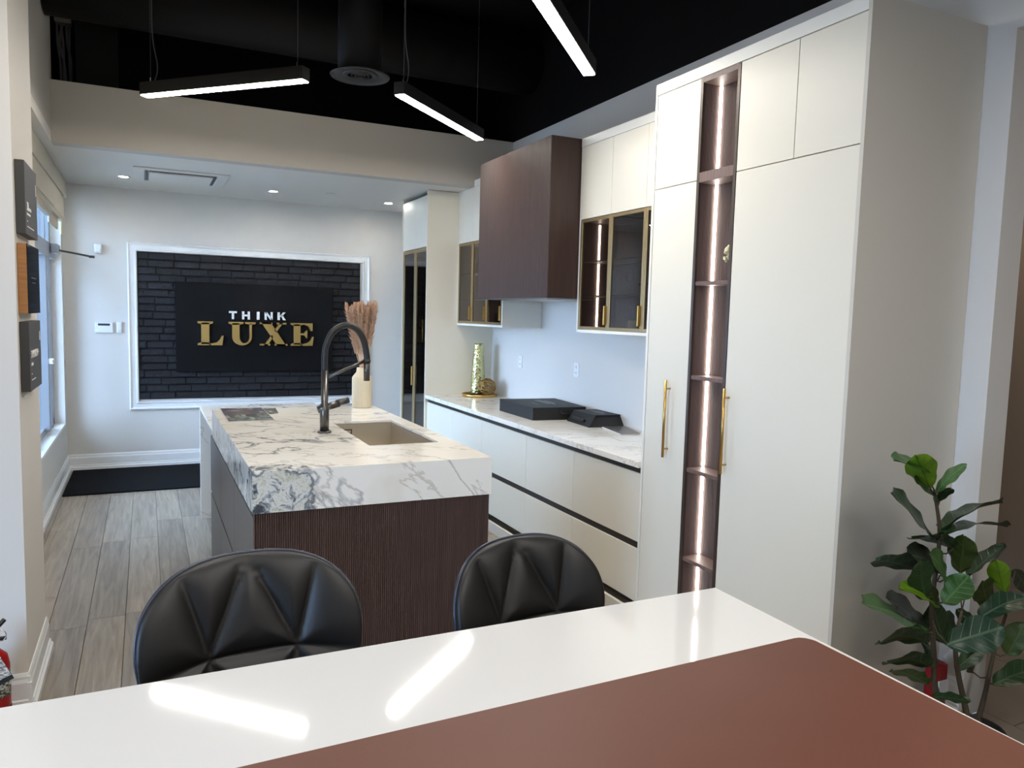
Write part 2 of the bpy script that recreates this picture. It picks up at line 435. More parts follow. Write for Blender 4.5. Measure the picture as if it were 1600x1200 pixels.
struct('building_outside', B(-9, -1.0, 15, 22, -.4, 9), mat('outside_facade', (120, 122, 124), .8))
struct('ground_outside', B(-30, -3.45, -30, 40, -.4, -.3), M['ground'])

# baseboards
def bb_y(x, y0, y1, name, d=1):
    b = bmesh.new(); prism(b, [(x+p*d, z) for p, z in baseprof()], 'y', y0, y1); return struct(name, b, M['trim'])
bb_y(XL, 4.29, YB-.03, 'baseboard_left')
b = bmesh.new(); prism(b, [(YB-p, z) for p, z in baseprof()], 'x', XL, 2.5); struct('baseboard_back', b, M['trim'])
b = bmesh.new(); prism(b, [(-.47+p, z) for p, z in baseprof()], 'y', 3.65, 4.29)
prism(b, [(3.65-p, z) for p, z in baseprof()], 'x', -3.3, -.47); box(b, -.47, -.44, 3.62, 3.65, 0, .035)
box(b, -.47, -.456, 3.636, 3.65, .035, .13); box(b, -.47, -.461, 3.641, 3.65, .13, .155)
struct('baseboard_pier', b, M['trim'])
bb_y(XW, 2.02, 2.135, 'baseboard_right', -1)

# window in the left wall
wn = sempty('window_1', (XL-.05, 6.7, .5), 'tall window in the left wall')
obj('window_sill', B(-.87, XL+.004, 5.9, 8.80, .50, .53, bev=.003), M['trim'], wn)
xa, xb = -.90, -.84
fr = bmesh.new()
for y in (5.9, 7.2, 8.35): box(fr, xa, xb, y, y+.06, .53, 2.80)
box(fr, xa, xb, 8.74, 8.80, .53, 2.80)
for z0, z1 in ((.53, .59), (2.74, 2.80)): box(fr, xa, xb, 5.9, 8.80, z0, z1)
obj('window_frame', fr, M['alu'], wn)
obj('transom', B(-.91, -.80, 5.9, 8.80, 2.16, 2.30, bev=.004), M['alu'], wn)
obj('casement_stile', B(-.885, -.80, 8.02, 8.10, .56, 2.16, bev=.004), M['alu'], wn)
obj('casement_stile', B(-.885, -.80, 8.24, 8.30, .56, 2.16, bev=.004), M['alu'], wn)
obj('gasket', B(-.884, -.806, 8.12, 8.15, .56, 2.16), M['rubber'], wn)
for y0, y1 in ((5.96, 7.2), (7.26, 8.02), (8.41, 8.74)):
    obj('pane', B(-.873, -.868, y0, y1, .59, 2.16), M['glass'], wn)
for y0, y1 in ((5.96, 7.2), (7.26, 8.35), (8.41, 8.74)):
    obj('pane', B(-.873, -.868, y0, y1, 2.30, 2.74), M['glass'], wn)
obj('window_handle', BB((-.80, -.76, 8.03, 8.07, 1.18, 1.23), (-.775, -.76, 7.93, 8.07, 1.195, 1.215), bev=.004), M['white'], wn)

# window shades
sh = thing('window_shade', 'long pleated beige fabric shade with boxed top band over the left window', 'window shade', (-.74, 7.4, 2.94))
obj('valance', B(-.745, -.69, 4.6, 8.86, 2.775, 2.935, bev=.004), M['blind'], sh)
obj('fabric_panel', B(-.735, -.705, 4.6, 8.72, 2.58, 2.78, bev=.006), M['blind'], sh)
for k in range(4):
    bb_ = bmesh.new(); pts = [(-.735, 6.9-0)]
    z = 2.58-.032*k; x = -.745+.004*k
    prism(bb_, [(x, z), (x+.035, z-.004), (x+.043, z-.018), (x+.035, z-.030), (x, z-.030)], 'y', 4.6, 7.75-.1*k); obj('pleat', bb_, M['blind'], sh)
b = bmesh.new(); prism(b, [(-.76, 2.60), (-.71, 2.60), (-.695, 2.56), (-.71, 2.53), (-.76, 2.53)], 'y', 7.75, 8.70); obj('hem_roll', b, M['blind'], sh)
obj('lower_panel', B(-.75, -.735, 7.75, 8.45, 2.43, 2.54, bev=.003), M['blind'], sh)
tag(rebase(obj('cord_weight', B(-.735, -.72, 8.62, 8.70, 2.40, 2.52, bev=.006), mat('pale_yellow_plastic', (204, 200, 150), .5)), (-.73, 8.66, 2.40)), 'small pale yellow block hanging beside the end of the window shade', 'cord weight')

# black painted brick panel inside a moulded frame
bx0, bx1, bz0, bz1 = -.07, 2.305, .733, 2.297
struct('wall_back_panel', B(bx0, bx1, YB-.012, YB+.001, bz0, bz1), M['mortar'])
protos = []
for k in range(4):
    b = bmesh.new(); random.seed(40+k); L_ = .238
    box(b, -L_/2, L_/2, -.014, 0, 0, .069, bev=.006)
    for v in b.verts: v.co += Vector((random.uniform(-.003, .003), random.uniform(-.005, .003) if v.co.y < -.005 else 0, random.uniform(-.0025, .0025)))
    o = obj('brick', b, M['brick'], wb); protos.append(o.data); bpy.data.objects.remove(o)
random.seed(3); rows = 20; rh = (bz1-bz0)/rows
for r in range(rows):
    x = bx0-random.choice((0.02, .14, .08, .2))
    while x < bx1:
        Lb = .248*random.uniform(.86, 1.08); a, c = max(x, bx0+.002), min(x+Lb, bx1-.002)
        x += Lb
        if c-a < .03: continue
        z = bz0+r*rh+.004
        if a > .33 and c < 1.93 and z > 1.06 and z+rh < 1.97: continue
        o = bpy.data.objects.new('brick', random.choice(protos)); COL.objects.link(o); o.parent = wb
        o.location = ((a+c)/2, YB-.012-random.uniform(-.004, .007), z); o.scale = ((c-a-.008)/.238, 1, 1)
# moulded frame, mitred
def mould(x0, x1, z0, z1, prof):
    """prof: list of (inset from outer edge, depth)"""
    b = bmesh.new(); rings = []
    for (cx, cz, sx, sz) in ((x0, z0, 1, 1), (x1, z0, -1, 1), (x1, z1, -1, -1), (x0, z1, 1, -1)):
        rings.append([b.verts.new((cx+sx*i, YB-d, cz+sz*i)) for i, d in prof])
    for k in range(4):
        A, C = rings[k], rings[(k+1) % 4]
        for j in range(len(prof)-1): b.faces.new((A[j], A[j+1], C[j+1], C[j]))
    return b
struct('trim_1', mould(-.165, 2.42, .622, 2.392, [(0, 0), (0, .028), (.012, .036), (.022, .028), (.03, .022), (.066, .022), (.074, .034), (.086, .034), (.094, .012), (.094, 0)]), M['trim'], label='white moulded picture frame round the black brick panel')

# wall sign
sg = thing('wall_sign', 'big black sign board with white and gold raised words on the brick panel', 'sign', (1.13, YB-.03, 1.03))
obj('board', B(.29, 1.97, YB-.075, YB-.022, 1.03, 2.0, bev=.003), M['board'], sg)
YS = YB-.075
def letter(ch, x, z, w, h, polys, m, dep, bev):
    b = bmesh.new()
    for p in polys: prism(b, [(x+u*w, z+v*h) for u, v in p], 'y', YS-dep, YS)
    if bev: 
        pass
    return obj('letter_'+ch, b, m, sg)
def arc(cx, cy, rx, ry, a0, a1, n=10): return [(cx+rx*cos(radians(a0+(a1-a0)*i/n)), cy+ry*sin(radians(a0+(a1-a0)*i/n))) for i in range(n+1)]
def rect(a, b_, c, d): return [(a, b_), (c, b_), (c, d), (a, d)]
Lp = [rect(.14, .05, .44, .95), [(0, .93), (.14, .88), (.44, .88), (.58, .93), (.58, 1), (0, 1)], [(0, 0), (.5, 0), (.5, .07), (.44, .12), (.14, .12), (0, .07)], [(.44, 0), (.93, 0), (.98, .4), (.90, .4), (.84, .24), (.72, .12), (.5, .07), (.44, .07)]]
Up = [rect(.13, .34, .40, .95), [(0, .93), (.13, .88), (.40, .88), (.55, .93), (.55, 1), (0, 1)], arc(.49, .34, .36, .34, 180, 360)+arc(.53, .34, .24, .25, 360, 180)[0:], rect(.77, .34, .86, .95), [(.62, .93), (.77, .90), (.86, .90), (1.0, .93), (1.0, 1), (.62, 1)]]
Up[2] = arc(.495, .36, .365, .36, 180, 360)+arc(.585, .36, .185, .27, 360, 180)
Xp = [[(.06, 1), (.40, 1), (.97, 0), (.63, 0)], [(.74, 1), (.86, 1), (.60, .58), (.53, .66)], [(.14, 0), (.28, 0), (.50, .38), (.44, .47)], rect(0, .93, .46, 1), rect(.62, .93, .98, 1), rect(0, 0, .38, .07), rect(.55, 0, 1.02, .07)]
Ep = [rect(.13, .05, .42, .95), [(0, .93), (.13, .90), (.42, .90), (.62, .93), (.90, .62), (.96, .66), (.96, 1), (0, 1)], [(.62, .93), (.78, .86), (.87, .66), (.95, .66), (.95, 1), (.62, 1)], [(.42, .47), (.58, .47), (.68, .34), (.72, .34), (.72, .68), (.68, .68), (.58, .55), (.42, .55)], [(0, 0), (.5, 0), (.5, .07), (.42, .12), (.13, .12), (0, .07)], [(.42, 0), (.95, 0), (1.0, .4), (.92, .4), (.85, .22), (.72, .12), (.5, .07), (.42, .07)]]
Ep[1] = [(0, .93), (.13, .88), (.42, .88), (.5, .93), (.62, .93), (.62, 1), (0, 1)]
for ch, x0_, x1_, P_ in (('l', .505, .775, Lp), ('u', .822, 1.105, Up), ('x', 1.150, 1.445, Xp), ('e', 1.487, 1.745, Ep)):
    letter(ch, x0_, 1.322, x1_-x0_, .258, P_, M['goldletter'], .03, .003)
sw = .028
Tn = {'t': [rect(0, .76, 1, 1), rect(.36, 0, .64, .8)], 'h': [rect(0, 0, .28, 1), rect(.72, 0, 1, 1), rect(.2, .39, .8, .61)], 'i': [rect(.3, 0, .7, 1)],
      'n': [rect(0, 0, .25, 1), rect(.75, 0, 1, 1), [(0, 1), (.28, 1), (1, 0), (.72, 0)]], 'k': [rect(0, 0, .27, 1), [(.2, .42), (.68, 1), (1, 1), (.48, .42)], [(.36, .62), (.55, .68), (1, 0), (.68, 0)]]}
for ch, x, w_ in (('t', .828, .082), ('h', .965, .082), ('i', 1.10, .07), ('n', 1.205, .086), ('k', 1.345, .09)):
    letter(ch, x, 1.61, w_, .088, Tn[ch], M['letterwhite'], .018, 0)

# devices on the back wall
kp = thing('alarm_keypad', 'white alarm keypad with small grey display on the back wall', 'alarm keypad', (-.39, YB, 1.44))
obj('housing', B(-.475, -.305, YB-.028, YB, 1.44, 1.55, bev=.008), M['white'], kp)
obj('display', B(-.445, -.335, YB-.031, YB-.027, 1.515, 1.537), M['screen'], kp)
for k in range(4): obj('key_row', B(-.45+k*.034, -.425+k*.034, YB-.031, YB-.027, 1.465, 1.475), M['trim'], kp)
sw_ = thing('remote_control', 'slim white remote in a holder right of the keypad on the back wall', 'remote', (-.25, YB, 1.44))
obj('body', B(-.275, -.225, YB-.022, YB, 1.44, 1.555, bev=.005), M['white'], sw_); obj('button', B(-.262, -.238, YB-.026, YB-.021, 1.455, 1.475, bev=.002), M['trim'], sw_)
ms = thing('motion_sensor', 'small white motion sensor high on the back wall left of the brick panel', 'motion sensor', (-.43, YB, 2.26))
obj('housing', B(-.465, -.395, YB-.06, YB, 2.255, 2.355, bev=.014), M['white'], ms); obj('lens', B(-.452, -.408, YB-.066, YB-.058, 2.27, 2.30, bev=.003), M['trim'], ms)
ca = thing('door_closer', 'grey metal door closer with a flat arm at the top corner of the left window', 'door closer', (-.78, 8.5, 2.26))
obj('closer_body', B(-.79, -.735, 8.35, 8.6, 2.20, 2.29, bev=.006), M['alu'], ca)
obj('arm', T([(-.74, 8.5, 2.238), (-.60, 8.63, 2.222), (-.47, 8.75, 2.205)], .010, 8), M['gunmetal'], ca)
obj('arm_tip', B(-.50, -.45, 8.735, 8.765, 2.193, 2.218, bev=.002), M['gunmetal'], ca)

tag(rebase(obj('door_mat', B(-.70, 1.9, 7.76, 8.93, .001, .014, bev=.004), M['mat']), (.6, 8.3, 0)), 'charcoal entrance mat along the foot of the back wall', 'door mat')

# soffit fittings
def downlight(x, y, lab):
    t_ = thing('downlight', lab, 'downlight', (x, y, 2.94), 'recessed downlights in the low ceiling')
    b = bmesh.new(); lathe(b, [(.055, 0), (.062, -.004), (.040, -.006), (.038, 0)], (x, y, 2.94), 28); obj('trim_ring', b, M['trim'], t_, True)
    b = bmesh.new(); lathe(b, [(.0001, -.0035), (.038, -.0035)], (x, y, 2.94), 28); obj('lens', b, M['spot'], t_)
downlight(-.166, 8.17, 'round recessed downlight left of the air diffuser in the low ceiling')
downlight(1.203, 8.23, 'round recessed downlight in the middle of the low ceiling')
downlight(2.45, 8.33, 'round recessed downlight beside the far glass cabinet')
for x, y, s in ((1.75, 8.05, 'nearer the middle downlight'), (2.60, 7.35, 'near the beam and the far glass cabinet')):
    b = bmesh.new(); lathe(b, [(.045, 0), (.045, -.006), (.0001, -.009)], (x, y, 2.94), 24); tag(rebase(obj('sprinkler_cover', b, M['ceil']), (x, y, 2.94)), 'flat white cover disc on the low ceiling, '+s, 'cover plate', 'cover discs on the low ceiling')
vd = thing('air_diffuser', 'white rectangular air diffuser with a dark slot in the low ceiling', 'air vent', (.31, 7.87, 2.94))
x0, x1, y0, y1 = -.08, .715, 7.50, 8.26
obj('frame', BB((x0, x1, y0, y0+.1, 2.928, 2.939), (x0, x1, y1-.04, y1, 2.928, 2.939), (x0, x0+.09, y0+.1, y1-.04, 2.928, 2.939), (x1-.09, x1, y0+.1, y1-.04, 2.928, 2.939), bev=.002), M['ceil'], vd)
obj('slot', B(x0+.13, x1-.13, y0+.12, y0+.175, 2.932, 2.938), M['dark'], vd)
obj('deflector', B(x0+.13, x1-.13, y0+.18, y1-.08, 2.920, 2.935, bev=.003), M['ceil'], vd)
for q in (x0+.10, x1-.122): obj('side_slot', B(q, q+.022, y0+.12, y1-.06, 2.932, 2.938), M['cable'], vd)

# black ceiling void
du = thing('air_duct', 'black round duct drop ending in a round ceiling vent', 'air duct', (1.40, 5.50, 4.3))
b = bmesh.new(); lathe(b, [(.155, 0), (.155, .86)], (1.40, 5.50, 3.42), 32); obj('duct_pipe', b, M['duct'], du, True)
b = bmesh.new(); lathe(b, [(.11, .03), (.155, .02), (.21, -.004), (.205, -.012), (.15, 0), (.13, .006)], (1.40, 5.50, 3.40), 40); obj('vent_rim', b, M['ventblack'], du, True)
for k, r in enumerate((.125, .098, .071, .044)):
    b = bmesh.new(); lathe(b, [(r-.004, .012), (r, .004), (r-.010, -.010), (r-.014, -.004)], (1.40, 5.50, 3.40), 32); obj('vent_ring', b, M['ventblack'], du, True)
b = bmesh.new(); lathe(b, [(.0001, 0), (.022, .002)], (1.40, 5.50, 3.395), 20); obj('vent_hub', b, M['ventblack'], du)
dx = thing('duct_box', 'black square duct riser behind the beam at the left', 'air duct', (-.31, 7.1, 3.02))
obj('casing', B(-.46, -.17, 6.98, 7.3, 3.03, 3.98, bev=.004), M['duct'], dx); obj('flange', B(-.475, -.155, 6.965, 7.315, 3.9, 3.93), M['duct'], dx)
b = T([(-.61, 6.45, 4.02), (XW, 6.45, 4.02)], .26, 28); tag(rebase(obj('main_duct', b, M['duct'], smooth=True), (0, 6.45, 4.02)), 'large black round duct running across under the black ceiling', 'air duct')
eb = thing('junction_box', 'grey electrical box with hanging cables above the left end of the beam', 'electrical box', (-.55, 7.05, 3.95))
obj('casing', B(-.60, -.485, 7.02, 7.12, 3.90, 4.2, bev=.004), mat('grey_steel_box', (120, 118, 114), .5), eb)
random.seed(5)
for k in range(5):
    x = -.585+.022*k; obj('cable', T(smoothpath([(x, 7.05, 3.92), (x+random.uniform(-.03, .02), 7.05, 3.75), (x+random.uniform(-.02, .03), 7.06, 3.55), (x+random.uniform(-.02, .02), 7.05, 3.1)], 6), .009, 8), M['cable'], eb)

# linear pendants
def pendant(p, q, lab, cord=0):
    p, q = Vector((*p, 0)), Vector((*q, 0)); d = (q-p).normalized(); n_ = Vector((-d.y, d.x, 0)); zb = 3.12; L_ = (q-p).length
    t_ = thing('linear_pendant', lab, 'pendant light', ((p.x+q.x)/2, (p.y+q.y)/2, zb), 'black linear pendants under the black ceiling')
    def ob(a0, a1, s0, s1, z0, z1):
        b = bmesh.new(); box(b, 0, 1, 0, 1, 0, 1)
        for v in b.verts:
            c = p+d*(a0+(a1-a0)*v.co.x)+n_*(s0+(s1-s0)*v.co.y); v.co = Vector((c.x, c.y, z0+(z1-z0)*v.co.z))
        return b
    obj('housing', ob(0, L_, -.038, .038, zb+.006, zb+.085), M['lampbody'], t_)
    obj('diffuser', ob(.006, L_-.006, -.032, .032, zb, zb+.0055), M['lamp'], t_)
    for a in (.06, L_-.06):
        c = p+d*a; obj('suspension_wire', T([(c.x, c.y, zb+.085), (c.x, c.y, HT)], .0022, 6), M['cable'], t_)
        obj('wire_grip', T([(c.x, c.y, zb+.085), (c.x, c.y, zb+.12)], .006, 8), M['chrome'], t_)
    c = p+d*(.09 if cord == 0 else L_-.09)
    obj('power_cord', T(smoothpath([(c.x, c.y, zb+.085), (c.x+.02, c.y+.01, zb+.2), (c.x-.01, c.y, zb+.45), (c.x, c.y, HT)], 6), .004, 8), M['cable'], t_)
pendant((-.006+.02, 5.79), (.886+.02, 4.87), 'lit black linear pendant at the upper left, level with the beam')
pendant((1.49, 4.855), (2.435, 5.74), 'lit black linear pendant in the middle, over the island toward the hood')
pendant((2.335, 3.90), (1.453, 2.958), 'lit black linear pendant nearest the tall cream cabinets, running out at the top', 1)
pendant((.5, 2.1), (-.4, 3.0), 'black linear pendant added as unseen fill light over the aisle left of the stools')  # pendants from this one on are unseen, added to fill desk and cabinets with light
pendant((1.35, .9), (.45, 0.0), 'black linear pendant added as unseen fill light above the white desk')
pendant((-.7, .1), (-1.6, 1.0), 'black linear pendant added as unseen fill light left of the desk')
pendant((.6, -1.7), (1.5, -.8), 'black linear pendant added as unseen fill light behind the viewer at the right')
pendant((2.5, .45), (1.6, -.45), 'black linear pendant added as unseen fill light above the right end of the desk')
hl = thing('hall_fill_light', 'round ceiling light added unseen to brighten the room beyond the opening', 'ceiling light', (4.62, 2.5, 3.0))  # unseen lamp, added to lift the brightness of the side room
b = bmesh.new(); lathe(b, [(.16, 0), (.16, -.03), (.15, -.035)], (4.62, 2.5, 3.0), 28); obj('rim', b, M['trim'], hl)
b = bmesh.new(); lathe(b, [(.149, -.036), (.0001, -.045)], (4.62, 2.5, 3.0), 28); obj('diffuser', b, M['hallfill'], hl)
# ------------------------------------------------------------------ tall cabinets (front x=2.54, 2.14..3.52)
XT, YT0, YT1 = 2.54, 2.142, 3.52
ZT = 3.0; ZG = 2.435
def bar_handle(parent, x, y, z0, z1):
    h = obj('handle', T([(x-.032, y, z0), (x-.032, y, z1)], .0075, 12), M['brass'], parent, True)
    for z in (z0+.045, z1-.045): obj('post', T([(x, y, z), (x-.036, y, z)], .005, 10), M['brass'], h, True)
    return h
def tallcab(y0, y1, lab, upper, hy, zh=(.985, 1.403), name='tall_cabinet'):
    t_ = thing(name, lab, 'cabinet', (2.85, (y0+y1)/2, 0), 'tall cream cabinets')
    obj('carcass', BB((XT+.022, XW-.003, y0+.001, y1-.001, .08, ZT-.06), (XT+.07, XW-.003, y0+.001, y1-.001, 0, .08)), M['cabside'], t_)
    d = obj('door', B(XT, XT+.02, y0+.0015, y1-.0015, .09, ZG-.002, bev=.0012), M['cab'], t_)
    bar_handle(d, XT, hy, *zh)
    for a, c in upper: obj('upper_door', B(XT, XT+.02, a+.0015, c-.0015, ZG+.002, 2.939, bev=.0012), M['cab'], t_)
    return t_
tc1 = tallcab(3.147, 3.503, 'narrow tall cream cabinet with brass bar handle left of the lit open shelves', [(3.147, 3.503)], 3.287)
obj('side_panel', B(XT-.004, XW-.003, 3.503, 3.52, 0, ZT-.06), M['cabedge'], tc1)
tc2 = tallcab(2.160, 2.86, 'wide tall cream cabinet with brass bar handle right of the lit open shelves', [(2.160, 2.505), (2.505, 2.86)], 2.828)
obj('side_panel', B(XT-.004, XW-.003, YT0, 2.1598, 0, ZT), M['cabside'], tc2, label='greige end panel beside the plant')
obj('cornice', B(XT-.004, XW-.003, 2.160, 3.52, ZT-.058, ZT, bev=.001), M['cabedge'], tc2)
ts = thing('shelf_tower', 'narrow dark open shelf tower with light strip between the tall cream cabinets', 'shelf unit', (2.64, 3.0, 0))
y0, y1, XBK = 2.8615, 3.1455, 2.662
obj('side_panel', B(XT-.002, XBK+.02, y0, y0+.018, .03, 2.94), M['bronze'], ts); obj('side_panel', B(XT-.002, XT+.012, y1-.018, y1, .03, 2.94), M['bronze'], ts)
b = B(XT+.012, XBK+.02, y1-.012, y1, .03, 2.94); flutes(b, 'y', 0, 0, 0, 0, 0, 0, 1) if False else None
obj('reeded_side', b, M['nichewood'], ts)
b = bmesh.new()
n = 22; p_ = (XBK-XT-.012)/n
for i in range(n):
    xx = XT+.012+i*p_; prism(b, [(xx+.0005, y1-.012), (xx+p_*.3, y1-.0155), (xx+p_*.7, y1-.0155), (xx+p_-.0005, y1-.012)], 'z', .03, 2.93)
obj('reeding', b, M['nichewood'], ts, kind='stuff')
b = B(XBK, XBK+.02, y0+.018, y1-.012, .03, 2.94); flutes(b, 'y', y0+.018, y1-.012, XBK, -1, .03, 2.93, .0085); obj('back_panel', b, M['nichewood'], ts)
obj('top_board', B(XT-.001, XBK, y0+.018, y1-.012, 2.915, 2.94), M['nichewood'], ts)
for z, th in ((2.472, .05), (1.925, .02), (1.442, .02), (.955, .02), (.479, .02), (.05, .02)):
    obj('shelf', B(XT-.001 if th > .03 else XT+.006, XBK, y0+.018, y1-.0125, z-th, z, bev=.001), M['nichewood'], ts)
for za, zb in ((2.473, 2.914), (1.926, 2.421), (1.443, 1.904), (.956, 1.421), (.48, .934), (.051, .458)):
    obj('light_strip', B(XBK-.016, XBK-.006, y1-.026, y1-.0165, za+.004, zb-.002), M['led'], ts)
# things on the tower's shelves
fl = thing('flower_sprig', 'pale flower sprig in a small dark pot on the third shelf of the tower', 'flowers', (2.605, 2.925, 1.926))
b = bmesh.new(); lathe(b, [(.018, 0), (.024, .03), (.018, .05)], (2.605, 2.925, 1.926), 16); obj('pot', b, M['pot'], fl, True)
obj('stalk', T([(2.605, 2.925, 1.97), (2.605, 2.93, 2.04)], .003, 6), M['leaf_mid'], fl)
random.seed(8); b = bmesh.new()
for k in range(60):
    a, e = random.uniform(0, 2*pi), random.uniform(-.6, 1.5); r = .035; c = Vector((2.605, 2.935, 2.05))+Vector((cos(a)*cos(e), sin(a)*cos(e), sin(e)*1.4))*r
    bmesh.ops.create_icosphere(b, subdivisions=1, radius=.008, matrix=Matrix.Translation(c))
obj('blossom', b, M['flower'], fl, kind='stuff')
bt = thing('white_bottle', 'slim white bottle on the shelf below the flowers in the tower', 'bottle', (2.605, 2.915, 1.443))
b = bmesh.new(); lathe(b, [(.018, 0), (.022, .01), (.022, .08), (.010, .1), (.010, .12)], (2.605, 2.915, 1.443), 20); obj('body', b, M['white'], bt, True)
b = bmesh.new(); lathe(b, [(.011, .12), (.011, .135)], (2.605, 2.915, 1.443), 16); obj('cap', b, M['brass'], bt, True)

# ------------------------------------------------------------------ base run, worktop
XD = 2.5375; YR0, YR1 = 3.5215, 7.185
seams = [YR0, 4.27, 4.965, 5.80, 6.485, YR1]
where = ['nearest the tall cabinets', 'second from the tall cabinets', 'in the middle of the run', 'fourth from the tall cabinets', 'at the far end of the run']
for k, (a, c) in enumerate(zip(seams, seams[1:])):
    t_ = thing('base_cabinet', 'cream handleless base drawer cabinet under the marble worktop, '+where[k], 'cabinet', (2.87, (a+c)/2, 0), 'cream base cabinets')
    obj('carcass', B(XD+.022, XW-.003, a+.001, c-.001, .08, .876), M['cabside'], t_)
    for z0, z1 in ((.835, .876), (.40, .45)): obj('channel', B(XD+.012, XD+.022, a+.0005, c-.0005, z0, z1), M['dark'], t_)
    obj('drawer_front', B(XD, XD+.02, a+.0012, c-.0012, .445, .843, bev=.0012), M['cab'], t_)
    obj('drawer_front', B(XD, XD+.02, a+.0012, c-.0012, .09, .402, bev=.0012), M['cab'], t_)
    obj('plinth', B(2.46, 2.48, a+.0005, c-.0005, 0, .08), M['cabside'], t_)
wt = thing('worktop', 'long white marble worktop on the cream base cabinets', 'worktop', (2.87, 5.35, .878))
obj('slab', B(2.5175, XW-.002, YR0, YR1, .8785, .915, bev=.002), M['marble'], wt)

# tall glass cabinet at the far end
gc = thing('glass_cabinet', 'tall far cabinet with two smoked glass doors and gold-bronze frames', 'cabinet', (2.87, 7.63, 0))
ga, gb = 7.205, 8.06
obj('side_panel', B(2.512, XW-.002, ga-.018, ga, 0, 2.935), M['cab'], gc); obj('side_panel', B(2.535, XW-.002, gb-.018, gb, 0, 2.935), M['cab'], gc)
obj('interior', BB((3.15, XW-.002, ga, gb-.018, .05, 2.9), (2.56, 3.15, ga, ga+.012, .05, 2.4), (2.56, 3.15, gb-.03, gb-.018, .05, 2.4), (2.56, 3.15, ga, gb-.018, .05, .08), (2.56, 3.15, ga, gb-.018, 2.385, 2.40)), M['flute'], gc)
obj('plinth', B(2.57, 2.59, ga, gb-.018, 0, .05), M['dark'], gc)
for z in (.9, 1.42, 1.92): obj('shelf', B(2.58, 3.15, ga+.012, gb-.03, z-.004, z+.004), M['smoke'], gc)
obj('upper_door', B(2.54, 2.56, ga+.001, (ga+gb)/2, 2.395, 2.90, bev=.001), M['cab'], gc); obj('upper_door', B(2.54, 2.56, (ga+gb)/2+.002, gb-.019, 2.395, 2.90, bev=.001), M['cab'], gc)
def glassdoor(parent, x, y0, y1, z0, z1, hy, fw_=.022, dep=.02, hz=(0, 0)):
    d = obj('glass_door', BB((x, x+dep, y0, y0+fw_, z0, z1), (x, x+dep, y1-fw_, y1, z0, z1), (x, x+dep, y0+fw_, y1-fw_, z0, z0+fw_), (x, x+dep, y0+fw_, y1-fw_, z1-fw_, z1), bev=.0015), M['brassdull'], parent)
    obj('pane', B(x+.008, x+.012, y0+fw_, y1-fw_, z0+fw_, z1-fw_), M['smoke'], d)
    if hz[1]: obj('handle', B(x-.022, x, hy-.006, hy+.006, hz[0], hz[1], bev=.0015), M['brass'], d)
    return d
glassdoor(gc, 2.54, ga+.001, (ga+gb)/2, .06, 2.385, 0, .035)
glassdoor(gc, 2.54, (ga+gb)/2+.002, gb-.019, .06, 2.385, (ga+gb)/2+.02, .035, hz=(.97, 1.17))
# gold ornament on a shelf inside
for nm, z, lab in (('gold_ornament', 1.424, 'stepped gold block ornament behind the glass of the far cabinet'),):
    g_ = thing(nm, lab, 'ornament', (2.61, 7.61, z))
    obj('block', B(2.59, 2.62, 7.62, 7.66, z, z+.13, bev=.003), M['brass'], g_); obj('block', B(2.61, 2.64, 7.57, 7.60, z, z+.24, bev=.003), M['brass'], g_); obj('link_bar', B(2.61, 2.625, 7.59, 7.64, z+.18, z+.20), M['brass'], g_); obj('block', B(2.60, 2.63, 7.62, 7.66, z+.17, z+.27, bev=.003), M['brass'], g_)
    obj('base_plate', B(2.585, 2.65, 7.56, 7.67, z, z+.008), M['brass'], g_)

# wall cabinets with glass lower parts
XU = 2.84; ZU0 = 1.62; ZUG = 2.425
def wallcab(a, c, doors, lab, ledwhere):
    t_ = thing('wall_cabinet', lab, 'cabinet', (3.04, (a+c)/2, ZU0), 'cream wall cabinets with glass doors')
    obj('carcass', BB((XU+.02, XW-.003, a, c, ZU0, ZU0+.02), (XU+.002, XU+.02, a, c, ZU0, ZU0+.02), (XU, XW-.003, c-.018, c, ZU0+.02, ZT-.06), (XU, XW-.003, a, a+.018, ZU0+.02, ZT-.06), (XU+.02, XW-.003, a+.018, c-.018, ZUG, ZUG+.018)), M['cabedge'], t_)
    obj('cornice', B(XU-.002, XW-.003, a, c, ZT-.058, ZT), M['cabedge'], t_)
    b = BB((3.16, 3.17, a+.018, c-.018, ZU0+.02, ZUG), (XU+.022, 3.16, c-.026, c-.018, ZU0+.02, ZUG), (XU+.022, 3.16, a+.018, a+.026, ZU0+.02, ZUG), (XU+.022, 3.16, a+.026, c-.026, ZUG-.014, ZUG)); flutes(b, 'y', a+.026, c-.026, 3.16, -1, ZU0+.02, ZUG-.014, .012)
    obj('interior', b, M['nichewood'], t_)
    LX = 2.995
    for z in (1.885, 2.13): obj('shelf', B(XU+.03, 3.15, a+.028, c-.028, z-.008, z), M['crystal'] if False else M['nichewood'], t_)
    for za, zb in ((ZU0+.03, 1.874), (1.888, 2.119), (2.133, 2.40)): obj('light_strip', B(LX-.006, LX+.006, ledwhere-.007, ledwhere, za, zb), M['led'], t_)
    for k, (p, q) in enumerate(doors):
        obj('upper_door', B(XU, XU+.018, p+.0015, q-.0015, ZUG+.004, ZT-.060, bev=.001), M['cab'], t_)
        glassdoor(t_, XU, p+.001, q-.001, ZU0+.022, ZUG, (p+.018), .022, .018, (ZU0+.06, ZU0+.19))
    return t_
wallcab(YR0, 4.81, [(3.54, 4.0), (4.0, 4.40), (4.40, 4.792)], 'cream wall cabinet with gold-framed glass doors between hood and tall cabinets', 4.7835)
wallcab(6.095, 7.184, [(6.113, 6.46), (6.46, 6.81), (6.81, 7.166)], 'cream wall cabinet with gold-framed glass doors beyond the hood', 7.1575)
